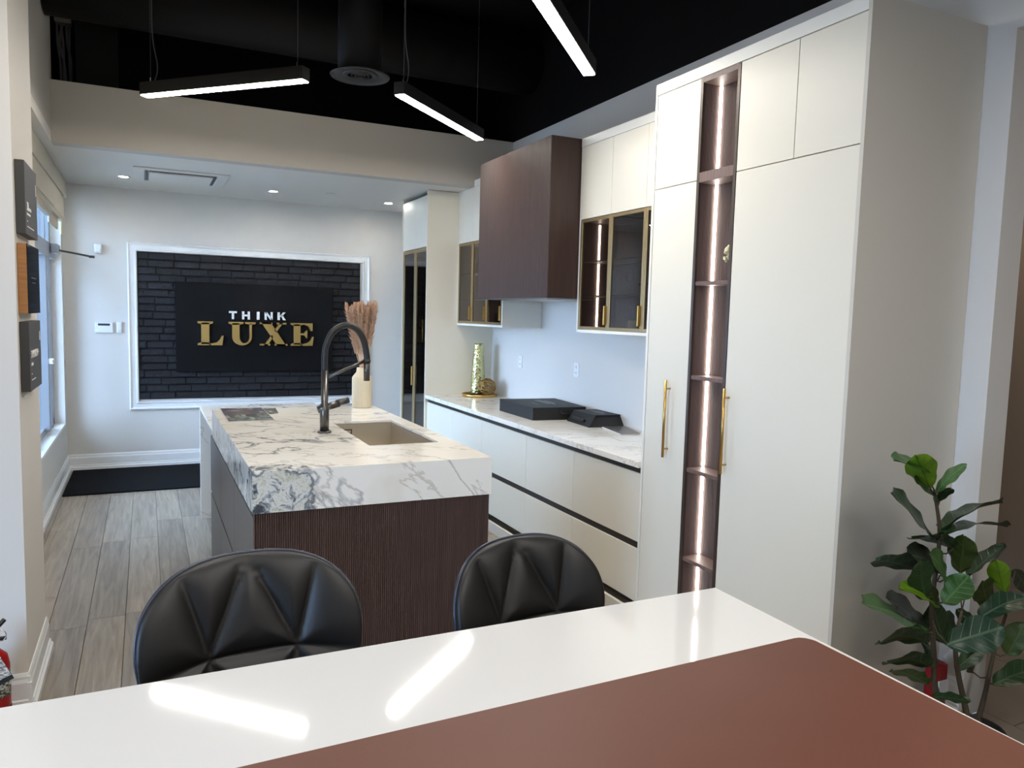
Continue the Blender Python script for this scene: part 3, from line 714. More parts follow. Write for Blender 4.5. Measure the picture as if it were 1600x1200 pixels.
def mug(x, y, z, lab, m_=None, name='mug', r=.04, h=.075):
    t_ = thing(name, lab, 'cup', (x, y, z)); m_ = m_ or M['mug']
    b = bmesh.new(); lathe(b, [(r*.8, 0), (r, .01), (r, h), (r-.004, h), (r-.005, .008), (.0001, .006)], (x, y, z), 24); obj('cup', b, m_, t_, True)
    if name == 'mug': obj('handle', T([(x, y-r, z+h*.75), (x, y-r-.022, z+h*.6), (x, y-r-.022, z+h*.35), (x, y-r, z+h*.25)], .005, 8), m_, t_, True)
mug(2.95, 4.24, ZU0+.021, 'white mug at the middle of the bottom shelf in the near glass wall cabinet'); mug(2.95, 4.04, ZU0+.021, 'white mug at the right end of the bottom shelf in the near glass wall cabinet')
mug(2.95, 6.38, ZU0+.021, 'clear cut glass tumbler on the bottom shelf of the far wall cabinet', M['crystal'], 'tumbler', .06, .11)
st = thing('star_ornament', 'small jagged gold star ornament beside the tumbler in the far wall cabinet', 'ornament', (2.95, 6.63, ZU0+.021))
for k in range(6):
    a = k*pi/3; d = Vector((sin(a*1.7)*.3, cos(a), sin(a))).normalized()*.05; c = Vector((2.95, 6.63, ZU0+.07)); obj('spike', T([c, c+d], [.007, .001], 6), M['brass'], st)
obj('foot', B(2.93, 2.97, 6.61, 6.65, ZU0+.021, ZU0+.028), M['brass'], st); obj('stand', T([(2.95, 6.63, ZU0+.025), (2.95, 6.63, ZU0+.07)], .004, 8), M['brass'], st)

# range hood
hd = thing('range_hood', 'dark walnut box range hood on the right wall between the wall cabinets', 'range hood', (2.92, 5.46, 1.865))
h0, h1, hx = 4.822, 6.085, 2.60
b = B(hx+.004, XW-.003, h0+.018, h1-.006, 1.875, 3.0)
obj('body', b, M['veneer'], hd)
b = B(hx, hx+.004, h0, h1, 1.865, 3.003); flutes(b, 'y', h0+.001, h1, hx, -1, 1.866, 3.002, .011); obj('front_panel', b, M['veneer'], hd)
obj('side_panel', B(hx+.004, XW-.003, h0, h0+.018, 1.865, 3.003), M['veneer'], hd)
obj('underside', B(hx+.002, XW-.003, h0+.019, h1-.004, 1.860, 1.874), mat('hood_underside_grey', (120, 118, 116), .4, .5), hd)
obj('filter', BB((2.75, 3.1, 5.1, 5.45, 1.856, 1.860), (2.75, 3.1, 5.47, 5.82, 1.856, 1.860)), M['steel'], hd)

# wall outlets
def outlet(y, z, lab, w_=.075):
    t_ = thing('wall_outlet', lab, 'outlet', (XW, y, z), 'outlets above the worktop')
    obj('cover_plate', B(XW-.006, XW-.0005, y-w_/2, y+w_/2, z-.06, z+.06, bev=.002), M['white'], t_)
    for dz in (-.025, .025):
        s_ = obj('socket', B(XW-.009, XW-.005, y-.018, y+.018, z+dz-.016, z+dz+.016, bev=.002), M['trim'], t_)
        obj('slots', BB((XW-.0095, XW-.0088, y-.009, y-.006, z+dz-.006, z+dz+.008), (XW-.0095, XW-.0088, y+.006, y+.009, z+dz-.006, z+dz+.008)), M['screen'], s_)
outlet(6.505, 1.29, 'white double wall outlet nearer the gold vase'); outlet(5.45, 1.29, 'white double wall outlet above the black boxes')

# ------------------------------------------------------------------ on the worktop
ty = thing('round_tray', 'round gold rimmed tray at the far end of the worktop', 'tray', (3.02, 6.98, .915))
b = bmesh.new(); lathe(b, [(.0001, .004), (.168, .004), (.172, .026), (.176, .026), (.178, 0), (.0001, 0)], (3.02, 6.98, .915), 48); obj('rim', b, M['brass'], ty, True)
b = bmesh.new(); lathe(b, [(.0001, .0045), (.166, .0045)], (3.02, 6.98, .915), 48); obj('mirror_plate', b, M['goldletter'], ty)
gv = bmesh.new(); lathe(gv, [(.0001, 0), (.072, 0), (.076, .02), (.070, .15), (.058, .35), (.048, .50), (.045, .52), (.041, .52), (.044, .49), (.06, .1), (.0001, .02)], (3.03, 7.05, .921), 40)
tag(rebase(obj('gold_vase', gv, M['goldvase'], smooth=True), (3.03, 7.05, .921)), 'tall tapered hammered gold glass vase standing on the round tray', 'vase')
# ball of wire: many crossing rings
b = bmesh.new(); random.seed(21); c = Vector((3.055, 6.875, .921+.091))
for k in range(26):
    n_ = Vector((random.gauss(0, 1), random.gauss(0, 1), random.gauss(0, 1))).normalized(); u = n_.orthogonal().normalized(); v = n_.cross(u)
    off = random.uniform(-.065, .065); rr = sqrt(.087**2-off**2)
    tube(b, [c+n_*off+(u*cos(a)+v*sin(a))*rr for a in [2*pi*i/18 for i in range(18)]], .0038, 5, closed=True)
tag(rebase(obj('wire_ball', b, M['goldwire'], smooth=True), (3.055, 6.875, .921)), 'openwork gold wire ball in front of the tall gold vase on the tray', 'ornament')
# presentation boxes
def quadbox(pts, z0, z1, top=None, name='body'):
    b = bmesh.new(); lo = [b.verts.new((*p, z0)) for p in pts]; hi = [b.verts.new((*p, z1)) for p in (top or pts)]
    b.faces.new(lo[::-1]); b.faces.new(hi)
    for i in range(4): b.faces.new((lo[i], lo[(i+1) % 4], hi[(i+1) % 4], hi[i]))
    return b
def lines(parent, o, ux, uy, z, rows, m_, name='printed_text'):
    """small raised print: rows of (u0,u1,v0,v1)"""
    b = bmesh.new()
    for u0, u1, v0, v1 in rows:
        vs = [b.verts.new((o[0]+ux[0]*u+uy[0]*v, o[1]+ux[1]*u+uy[1]*v, z+dz)) for dz in (0, .0008) for u, v in ((u0, v0), (u1, v0), (u1, v1), (u0, v1))]
        b.faces.new(vs[4:]); b.faces.new(vs[:4][::-1])
        for i in range(4): b.faces.new((vs[i], vs[(i+1) % 4], vs[4+(i+1) % 4], vs[4+i]))
    obj(name, b, m_, parent)
b1 = thing('presentation_box', 'large flat black presentation box, the left one on the worktop', 'box', (2.95, 5.5, .915), 'black boxes on the worktop')
P1 = [(2.715, 5.215), (3.165, 5.165), (3.225, 5.79), (2.72, 5.845)]
obj('body', quadbox(P1, .9155, 1.012), M['boxblack'], b1)
obj('lid', quadbox([(2.713, 5.213), (3.167, 5.163), (3.227, 5.792), (2.718, 5.847)], 1.0125, 1.016), M['boxblack'], b1)
random.seed(2); rw = []
for k in range(4):
    u = .33+.10*k
    for j in range(9): rw.append((u, u+.05, .30+j*.045, .30+j*.045+.03))
lines(b1, P1[0], (.45, -.03), (.02, .60), 1.0162, [(.52, .56, .35, .80), (.60, .64, .30, .85), (.67, .71, .42, .74), (.28, .30, .30, .52)], M['print'])
obj('handle', T(smoothpath([(2.95, 5.187, .985), (2.95, 5.172, .975), (3.03, 5.165, .965), (3.10, 5.165, .975), (3.10, 5.172, .985)], 4), .006, 8), M['rubber'], b1)
b2 = thing('carry_case', 'smaller black carry case with a cut-out handle, right of the large black box', 'box', (3.1, 4.95, .915), 'black boxes on the worktop')
P2 = [(2.955, 4.76), (3.265, 4.72), (3.29, 5.11), (2.985, 5.13)]; P2t = [(3.03, 4.80), (3.27, 4.78), (3.29, 5.11), (3.04, 5.13)]
obj('body', quadbox(P2, .9155, .995, P2t), M['boxdark'], b2)
obj('flap', quadbox([(2.945, 4.755), (2.952, 4.755), (2.980, 5.132), (2.973, 5.132)], .916, .997, [(3.022, 4.79), (3.030, 4.79), (3.042, 5.135), (3.034, 5.135)]), M['boxblack'], b2)
obj('lid', quadbox([(3.022, 4.79), (3.275, 4.77), (3.295, 5.115), (3.034, 5.135)], .9975, 1.001), M['boxblack'], b2)
hz_ = bmesh.new(); tube(hz_, [(2.968, 4.86, .952), (2.972, 4.93, .953), (2.978, 5.0, .954), (2.981, 5.06, .955)], .011, 10); obj('handle_grip', hz_, M['rubber'], b2)
lines(b2, (3.03, 4.79), (.25, -.02), (.012, .37), 1.0012, [(.38, .43, .2, .75), (.50, .53, .3, .6)], M['print'])
br = thing('brochure', 'grey brochure lying against the tall cabinet end of the worktop', 'brochure', (3.1, 4.55, .915))
m = mat('brochure_cover', (74, 72, 74), .25); t = NT(m); t.color(t.ramp(t.noise(t.obj(), 22, 4, .7), [(.35, rgba((40, 38, 40))), (.5, rgba((82, 78, 80))), (.6, rgba((120, 96, 80))), (.7, rgba((96, 98, 104)))]))
obj('cover', quadbox([(2.975, 4.385), (3.13, 4.36), (3.225, 4.70), (3.045, 4.735)], .9245, .926), m, br)
obj('pages', quadbox([(2.977, 4.387), (3.128, 4.363), (3.222, 4.697), (3.047, 4.732)], .9155, .9244), mat('paper_edge', (196, 194, 190), .6), br)
# ------------------------------------------------------------------ island
IX0, IX1, IY0, IY1, IZ0, IZ1 = .360, 1.371, 3.011, 4.963, .934, 1.101
isl = thing('kitchen_island', 'long kitchen island with dark reeded end and taupe drawers under marble', 'kitchen island', (IX0, IY0, 0))
obj('carcass', BB((.40, 1.35, 3.04, 5.22, .10, .86), (.40, .91, 3.04, 5.22, .86, .906), (.40, 1.35, 4.29, 5.22, .86, .906), (.46, 1.32, 3.06, 5.18, 0, .10)), M['dark'], isl)
b = B(.366, 1.366, 3.025, 3.035, .02, IZ0-.001); flutes(b, 'x', .366, 1.366, 3.025, -1, .02, IZ0-.001, .0088)
obj('reeded_panel', b, M['flute'], isl)
obj('side_panel', B(1.35, 1.366, 3.036, 5.22, .02, .906), M['veneer'], isl)
obj('corner_post', B(.366, .384, 3.036, 3.046, .10, .91), M['taupe'], isl)
for a, c in ((3.047, 3.77), (3.773, 4.49), (4.493, 5.215)):
    obj('drawer_front', B(.368, .386, a, c, .548, .905, bev=.0012), M['taupe'], isl); obj('drawer_front', B(.368, .386, a, c, .11, .528, bev=.0012), M['taupe'], isl)
top = thing('island_worktop', 'thick white marble block top with grey veins on the island', 'worktop', (IX0, IY0, 0))
b = bmesh.new(); SX0, SX1, SY0, SY1 = .938, 1.285, 3.452, 4.262
xs = [IX0, SX0, SX1, IX1]; ys = [IY0, SY0, SY1, IY1]
for zz in (IZ1, IZ0+.001):
    for i in range(3):
        for j in range(3):
            if i == 1 and j == 1: continue
            b.faces.new([b.verts.new((x, y, zz)) for x, y in ((xs[i], ys[j]), (xs[i+1], ys[j]), (xs[i+1], ys[j+1]), (xs[i], ys[j+1]))])
def wall4(x0, x1, y0, y1, z0, z1):
    P = [(x0, y0), (x1, y0), (x1, y1), (x0, y1)]
    for k in range(4):
        (a, c), (e, f) = P[k], P[(k+1) % 4]; b.faces.new([b.verts.new(q) for q in ((a, c, z0), (e, f, z0), (e, f, z1), (a, c, z1))])
wall4(IX0, IX1, IY0, IY1, IZ0+.001, IZ1); wall4(SX0, SX1, SY0, SY1, IZ1-.012, IZ1)
bmesh.ops.remove_doubles(b, verts=b.verts, dist=.0001)
obj('block', b, M['marble_isl'], top)
sb = thing('breakfast_table', 'thin marble slab with waterfall leg behind the far end of the island', 'table', (.9, 6.0, 0))
obj('slab', B(.385, 1.30, 5.0, 6.62, .908, .9335, bev=.001), M['marble'], sb)
obj('waterfall_leg', B(.385, 1.30, 6.575, 6.62, 0, .9075), M['marble'], sb)
sk = thing('sink', 'undermount brushed steel sink in the island', 'sink', (1.11, 3.86, .85))
x0, x1, y0, y1, zb_, zt = SX0-.004, SX1+.004, SY0-.004, SY1+.004, .885, IZ1-.014
b = bmesh.new(); th = .004
box(b, x0, x1, y0, y1, zb_, zb_+th)
for q in ((x0, x0+th, y0, y1), (x1-th, x1, y0, y1), (x0, x1, y0, y0+th), (x0, x1, y1-th, y1)): box(b, *q, zb_+th, zt)
obj('basin', b, M['steel'], sk)
obj('overflow', BB((.985, 1.055, SY1-.0015, SY1, 1.028, 1.034), (.985, 1.055, SY1-.0015, SY1, 1.050, 1.056), (.985, .991, SY1-.0015, SY1, 1.034, 1.050), (1.049, 1.055, SY1-.0015, SY1, 1.034, 1.050)), M['gunmetal'], sk)
b = bmesh.new(); lathe(b, [(.0001, .006), (.04, .006), (.045, .0045)], (1.11, 3.9, zb_), 28); obj('drain', b, M['chrome'], sk, True)
# faucet
fc = thing('kitchen_faucet', 'gunmetal kitchen faucet with black hose arc on the island', 'faucet', (.822, 3.9, IZ1))
fx, fy = .822, 3.9
b = bmesh.new(); lathe(b, [(.036, 0), (.036, .006), (.030, .009)], (fx, fy, IZ1), 32); obj('base_ring', b, M['gunmetal'], fc, True)
b = bmesh.new(); lathe(b, [(.0235, .009), (.0235, .145), (.0175, .15), (.0175, .32)], (fx, fy, IZ1), 28); bd = obj('body', b, M['gunmetal'], fc, True)
obj('valve', T([(fx-.035, fy, IZ1+.118), (fx+.075, fy, IZ1+.150)], .019, 20), M['gunmetal'], fc, True)
lv = obj('lever', T([(fx+.060, fy, IZ1+.150), (fx+.125, fy, IZ1+.166)], .0165, 20), M['gunmetal'], fc, True)
hp = [(fx, fy, 1.41), (fx, fy, 1.50), (.833, fy, 1.560), (.865, fy, 1.622), (.928, fy, 1.655), (.985, fy, 1.636), (1.022, fy, 1.580), (1.040, fy, 1.50), (1.041, fy, 1.47)]
obj('hose', T(smoothpath(hp, 8), .0165, 16), M['rubber'], fc, True)
obj('spray_head', T([(1.041, fy, 1.47), (1.041, fy, 1.366)], .0165, 18), M['gunmetal'], fc, True)
obj('collar', T([(1.041, fy, 1.478), (1.041, fy, 1.462)], .020, 18), M['rubber'], fc, True)
obj('support_arm', T([(fx+.01, fy, 1.385), (1.03, fy, 1.470)], .0085, 12), M['gunmetal'], fc, True)

# magazines on the island
def magmat(name, s):
    m = mat(name, (50, 46, 46), .25); t = NT(m); v = t.obj()
    vo = t.n('ShaderNodeTexVoronoi'); vo.inputs['Scale'].default_value = s; vo.distance = 'CHEBYCHEV'; t.l(v, vo.inputs['Vector'])
    hs = t.n('ShaderNodeHueSaturation'); hs.inputs['Saturation'].default_value = .3; hs.inputs['Value'].default_value = .32; t.l(vo.outputs['Color'], hs.inputs['Color'])
    t.color(t.mix(t.ramp(t.noise(v, 30, 3), [(.4, 0), (.65, 1)]), hs.outputs[0], rgba((40, 36, 38)))); return m
mg = thing('magazine', 'dark photo magazine lying open on the far left of the island', 'magazine', (.53, 4.7, IZ1), 'magazines on the island')
obj('cover', quadbox([(.405, 4.41), (.648, 4.42), (.652, 4.98), (.410, 4.99)], IZ1+.0035, IZ1+.0045), magmat('magazine_photo_a', 14), mg); obj('pages', quadbox([(.407, 4.412), (.646, 4.422), (.650, 4.978), (.412, 4.988)], IZ1+.0005, IZ1+.0034), mat('paper_white', (190, 188, 184), .6), mg)
mg = thing('magazine', 'magazine partly tucked behind the open one, to its right on the island', 'magazine', (.7, 4.85, IZ1), 'magazines on the island')
obj('cover', quadbox([(.657, 4.66), (.715, 4.70), (.735, 4.95), (.658, 4.955)], IZ1+.0025, IZ1+.0032), magmat('magazine_photo_b', 22), mg); obj('pages', quadbox([(.659, 4.662), (.713, 4.702), (.733, 4.948), (.66, 4.953)], IZ1+.0005, IZ1+.0024), bpy.data.materials['paper_white'], mg)

# vase with pampas grass
VC = (1.272, 4.885)
vs = thing('ribbed_vase', 'pale ribbed ceramic vase with narrow neck on the far right of the island', 'vase', (*VC, IZ1))
b = bmesh.new(); lathe(b, [(.0001, 0), (.058, 0), (.062, .008), (.062, .195), (.057, .205), (.036, .232), (.032, .262), (.027, .262), (.029, .235), (.04, .2), (.045, .02), (.0001, .015)], (*VC, IZ1), 144, rib=.025, nr=36)
obj('body', b, M['vase'], vs, True)
pg = thing('pampas_grass', 'bunch of dusty pink pampas plumes standing in the ribbed vase', 'dried grass', (*VC, IZ1+.02))
random.seed(14)
camr = Vector((R_.x, R_.y, 0)).normalized()
for k in range(26):
    s = -1+2*k/25; ang = s*.20+random.uniform(-.02, .02); depth = random.uniform(-.09, .09)
    base = Vector((*VC, IZ1+.02)); topz = .64+random.uniform(-.04, .02)-abs(s)*.0
    d = Vector((camr.x*ang/.2*.095, camr.y*ang/.2*.095+depth*.5, 0))
    neck = base+d*.13+Vector((0, 0, .245)); tip = base+d*1.0+Vector((0, 0, topz)); mid = base+d*.42+Vector((0, 0, .36))
    pl = obj('stalk', T([base, neck, mid], .0018, 5), M['pampas'], pg)
    b = bmesh.new(); path = smoothpath([mid+Vector((0, 0, -.03)), mid.lerp(tip, .4), mid.lerp(tip, .75), tip], 6); n_ = len(path)
    for i in range(n_-1):
        f = i/(n_-1); r = .030*(min(1, f*4+.35))*(1 if f < .75 else max(.35, (1.02-f)*3.6))
        for q in range(26):
            a = random.uniform(0, 2*pi); c = path[i].lerp(path[i+1], random.random()); o_ = Vector((cos(a), sin(a), 0)); L_ = .030+random.uniform(0, .012)
            p0 = c+o_*.002; p1 = c+o_*r*random.uniform(.5, 1.25)+Vector((0, 0, L_*.8)); s_ = Vector((-o_.y, o_.x, 0))*.0028
            b.faces.new([b.verts.new(v) for v in (p0-s_, p0+s_, (p0+p1)/2+s_*1.3, p1)])
            b.faces.new([b.verts.new(v) for v in (p0-s_, (p0+p1)/2+s_*1.3, p1, (p0+p1)/2-s_*1.3)])
    obj('plume', b, M['pampas'], pg)

# ------------------------------------------------------------------ desk in front
DZ = 1.05
dk = thing('counter_desk', 'white glossy quartz counter desk in the foreground', 'desk', (-.3, 1.0, 0))
b = bmesh.new(); prism(b, [(-2.1, .42), (1.277, .42), (1.296, 1.457), (-2.1, 1.457)], 'z', DZ-.04, DZ)
bmesh.ops.bevel(b, geom=b.edges[:], offset=.002, segments=2, affect='EDGES')
obj('top', b, M['quartz'], dk)
obj('base_panel', BB((-2.0, 1.20, .62, .66, .02, DZ-.041), (1.16, 1.20, .66, 1.05, .02, DZ-.041), (-2.0, -1.96, .66, 1.05, .02, DZ-.041), (-2.0, 1.20, 1.01, 1.05, .02, DZ-.041)), M['cabside'], dk)
obj('plinth', B(-1.98, 1.18, .64, 1.03, 0, .02), M['dark'], dk)
lp = bmesh.new()
pts = [(.02, .46), (1.272, .46)]+[(1.272-.03+.03*cos(radians(a)), 1.143-.03+.03*sin(radians(a))) for a in (0, 20, 45, 70, 90)]+[(.05, 1.120), (.02, 1.09)]
pts = [(x, y) for x, y in pts]
prism(lp, pts, 'z', DZ+.0005, DZ+.0035); bmesh.ops.bevel(lp, geom=[e for e in lp.edges if all(v.co.z > DZ+.003 for v in e.verts)], offset=.0012, segments=1, affect='EDGES')
tag(rebase(obj('desk_pad', lp, M['leather']), (.65, .8, DZ)), 'large brown leather desk pad lying on the white counter', 'desk pad')

# ------------------------------------------------------------------ stools
def segd(p, a, b_):
    ax, ay = a; bx, by = b_; dx, dy = bx-ax, by-ay; t_ = max(0, min(1, ((p[0]-ax)*dx+(p[1]-ay)*dy)/(dx*dx+dy*dy)))
    return sqrt((p[0]-ax-t_*dx)**2+(p[1]-ay-t_*dy)**2)
def make_stool(lab):
    """built at origin: floor z=0, back at +y, facing -y"""
    t_ = thing('bar_stool', lab, 'bar stool', (0, 0, 0), 'quilted black stools at the counter')
    W, ZC, HH = .228, 1.025, .165      # half width, centre height, half height of the back
    NL, NR = (-.40, -.14), (.40, -.14); A0, A1, A2 = (-.60, .80), (-.02, 1.02), (.60, .80)
    C0, C1 = (-.95, -.22), (.95, -.22)
    segs = [(A0, NL), (A1, NL), (A1, NR), (A2, NR), (C0, NL), (NL, NR), (NR, C1), (NL, (-.62, -.95)), (NL, (-.12, -.98)), (NR, (.12, -.98)), (NR, (.62, -.95))]
    bm = bmesh.new(); NR_, NA = 44, 160
    def sup(a, e=2.55):
        c, s = cos(a), sin(a); return (abs(c)**(2/e)*(1 if c >= 0 else -1), abs(s)**(2/e)*(1 if s >= 0 else -1))
    def P(u, v, side):
        z = ZC+HH*v*(1 if v > 0 else 1.25)
        x = W*u*(1-.10*max(0, -v)); curve = -.055*(abs(u)**2.2)
        y = curve+.045*v
        d = min(segd((u*1.15, v*.9), (a[0]*1.15, a[1]*.9), (c[0]*1.15, c[1]*.9)) for a, c in segs)
        r = max(abs(u), abs(v)); rr = (abs(u)**2.55+abs(v)**2.55)**(1/2.55)
        rim = sqrt(max(0, 1-min(1, rr)**(3.4 if side > 0 else 7)))
        if side > 0:    # inner, towards the sitter (-y)
            puff = .020*(1-math.exp(-(d/.11)**1.3))-.004*math.exp(-(d/.022)**2)
            y -= .004+(.016+puff)*rim
        else: y += .006+.018*rim
        return Vector((x, y+.0, z))
    for side in (1, -1):
        rings = [[bm.verts.new(P(0, 0, side))]]
        for i in range(1, NR_+1):
            f = i/NR_; f = 1-(1-f)**1.25
            rings.append([bm.verts.new(P(sup(2*pi*k/NA)[0]*f, sup(2*pi*k/NA)[1]*f, side)) for k in range(NA)])
        for k in range(NA): bm.faces.new((rings[0][0], rings[1][k], rings[1][(k+1) % NA]))
        for i in range(1, NR_):
            for k in range(NA): bm.faces.new((rings[i][k], rings[i+1][k], rings[i+1][(k+1) % NA], rings[i][(k+1) % NA]))
        if side == 1: edge = rings[-1]
        else:
            for k in range(NA): bm.faces.new((edge[k], rings[-1][k], rings[-1][(k+1) % NA], edge[(k+1) % NA]))
    obj('backrest', bm, M['seat'], t_, True)
    rim = []
    for k in range(NA):
        u, v = sup(2*pi*k/NA); q = P(u, v, -1); rim.append(q+Vector((0, .003, 0)))
    obj('piping', T(rim, .0045, 6, closed=True), M['piping'], t_, True)
    # seat cushion
    bm = bmesh.new(); g = []
    N_ = 24
    for i in range(N_+1):
        row = []
        for j in range(N_+1):
            a, c = -1+2*i/N_, -1+2*j/N_; x = a*sqrt(1-c*c/2); y = c*sqrt(1-a*a/2)
            rr = min(1, sqrt(x*x+y*y)); h = .05*sqrt(max(0, 1-rr**5)); qd = min(abs(((x*2.2) % 1)-.5), abs(((y*2.2) % 1)-.5)); h -= .006*math.exp(-(qd/.08)**2)*(1-rr)
            row.append(bm.verts.new((x*.215, -.20+y*.205, .81+h+.03*max(0, rr-.6))))
        g.append(row)
    for i in range(N_):
        for j in range(N_): bm.faces.new((g[i][j], g[i+1][j], g[i+1][j+1], g[i][j+1]))
    rim = [g[i][0] for i in range(N_+1)]+[g[N_][j] for j in range(1, N_+1)]+[g[i][N_] for i in range(N_-1, -1, -1)]+[g[0][j] for j in range(N_-1, 0, -1)]
    low = [bm.verts.new((v.co.x*.86, -.20+(v.co.y+.20)*.86, .775)) for v in rim]
    for k in range(len(rim)): bm.faces.new((rim[k], rim[(k+1) % len(rim)], low[(k+1) % len(rim)], low[k]))
    bm.faces.new(low); obj('seat', bm, M['seat'], t_, True)
    obj('back_bracket', T([(0, -.06, .79), (0, .02, .80), (0, .03, .86), (0, .02, .95)], .022, 10), M['seat'], t_, True)
    obj('gas_lift', T([(0, -.20, .02), (0, -.20, .45)], .028, 20), M['chrome'], t_, True); obj('piston', T([(0, -.20, .45), (0, -.20, .775)], .018, 20), M['chrome'], t_, True)
    obj('footrest', T([(.15*sin(a), -.22-.13*cos(a), .32) for a in [2*pi*k/28 for k in range(28)]], .010, 10, closed=True), M['chrome'], t_, True)
    b = bmesh.new(); lathe(b, [(.205, 0), (.205, .008), (.06, .022), (.03, .05)], (0, -.20, 0), 40); obj('base_plate', b, M['chrome'], t_, True)
    return t_
def copy_tree(o):
    c = o.copy(); COL.objects.link(c)
    for ch in o.children:
        d = ch.copy(); COL.objects.link(d); d.parent = c
    return c
s1 = make_stool('quilted black leatherette bar stool at the left of the counter')
s2 = copy_tree(s1); s2['label'] = 'quilted black leatherette bar stool at the right, before the end of the island'
s1.location = (.197, 1.665, 0); s1.rotation_euler = (0, 0, radians(3))
s2.location = (.872, 1.70, -.0); s2.rotation_euler = (0, 0, radians(9))
for ch in s2.children:
    if ch.name.split('.')[0] in ('backrest', 'piping', 'seat', 'back_bracket'): ch.location.z -= .045
for ch in s2.children:
    if ch.name.split('.')[0] == 'piston': ch.location.z -= .045

# ------------------------------------------------------------------ fiddle leaf fig
LEAVES= [(2.684, 1.86, 1.11, 2.493, 1.791, 1.261, 0.132, 'lime'), (2.716, 1.86, 1.092, 2.765, 1.779, 1.216, 0.054, 'mid'), (2.713, 1.89, 1.156, 2.432, 1.836, 1.238, 0.032, 'mid'), (2.783, 1.91, 1.055, 2.556, 1.834, 1.154, 0.038, 'dark'), (2.809, 1.91, 1.035, 2.758, 1.826, 1.112, 0.051, 'dark'), (2.718, 1.86, 0.909, 2.388, 1.806, 1.13, 0.042, 'dark'), (2.764, 1.86, 0.932, 3.133, 1.853, 1.019, 0.042, 'dark'), (2.707, 1.82, 0.929, 3.086, 1.802, 0.936, 0.029, 'dark'), (2.889, 1.88, 0.846, 2.594, 1.859, 0.923, 0.056, 'dark'), (2.949, 1.89, 0.733, 2.845, 1.82, 0.92, 0.124, 'olive'), (2.646, 1.86, 0.794, 2.352, 1.818, 0.882, 0.088, 'blue'), (2.845, 1.9, 0.735, 2.538, 1.835, 0.879, 0.077, 'grey'), (2.635, 1.81, 0.697, 2.489, 1.736, 0.887, 0.106, 'dark'), (2.818, 1.86, 0.739, 2.589, 1.78, 0.89, 0.06, 'mid'), (2.693, 1.78, 0.685, 2.72, 1.709, 0.814, 0.121, 'mid'), (2.676, 1.8, 0.665, 2.449, 1.793, 0.773, 0.036, 'lime'), (2.733, 1.86, 0.544, 2.327, 1.845, 0.72, 0.07, 'mid'), (2.831, 1.91, 0.501, 2.519, 1.893, 0.695, 0.082, 'grey'), (2.911, 1.9, 0.438, 2.784, 1.882, 0.635, 0.109, 'dark'), (2.662, 1.74, 0.547, 2.877, 1.667, 0.61, 0.162, 'blue'), (2.702, 1.83, 0.513, 2.347, 1.768, 0.599, 0.079, 'dark'), (2.778, 1.86, 0.388, 2.464, 1.826, 0.476, 0.066, 'dark'), (2.833, 1.91, 0.28, 2.584, 1.886, 0.397, 0.062, 'mid'), (2.988, 1.88, 0.718, 3.195, 1.867, 0.832, 0.067, 'dark'), (3.173, 1.84, 0.637, 3.075, 1.829, 0.792, 0.1, 'lime'), (3.204, 1.91, 0.547, 3.009, 1.828, 0.717, 0.108, 'olive'), (2.992, 1.83, 0.56, 3.244, 1.795, 0.627, 0.113, 'blue'), (3.262, 1.86, 0.35, 3.315, 1.83, 0.498, 0.13, 'olive'), (3.105, 1.82, 0.269, 3.353, 1.776, 0.32, 0.121, 'dark'), (2.709, 1.81, 0.305, 2.837, 1.736, 0.294, 0.044, 'dark'), (3.013, 1.92, 0.307, 3.111, 1.873, 0.41, 0.085, 'dark'), (3.168, 1.94, 0.252, 3.057, 1.858, 0.43, 0.041, 'dark'), (2.998, 1.92, 0.568, 3.095, 1.914, 0.484, 0.069, 'dark'), (3.104, 1.96, 0.391, 2.967, 1.948, 0.551, 0.082, 'dark'), (3.395, 1.94, 0.68, 3.479, 1.899, 0.568, 0.089, 'grey'), (2.816, 1.94, 0.459, 2.824, 1.877, 0.362, 0.047, 'dark'), (2.755, 1.84, 0.639, 2.672, 1.832, 0.74, 0.065, 'olive')]
STEMS= [[(2.736, 1.88, 1.096), (2.789, 1.88, 0.904), (2.774, 1.88, 0.634), (2.809, 1.88, 0.432), (2.849, 1.88, 0.251)], [(2.965, 1.88, 0.58), (2.939, 1.88, 0.463), (2.966, 1.88, 0.336), (3.032, 1.88, 0.173)], [(3.263, 1.88, 0.521), (3.202, 1.88, 0.363), (3.167, 1.88, 0.201), (3.138, 1.88, 0.095)]]

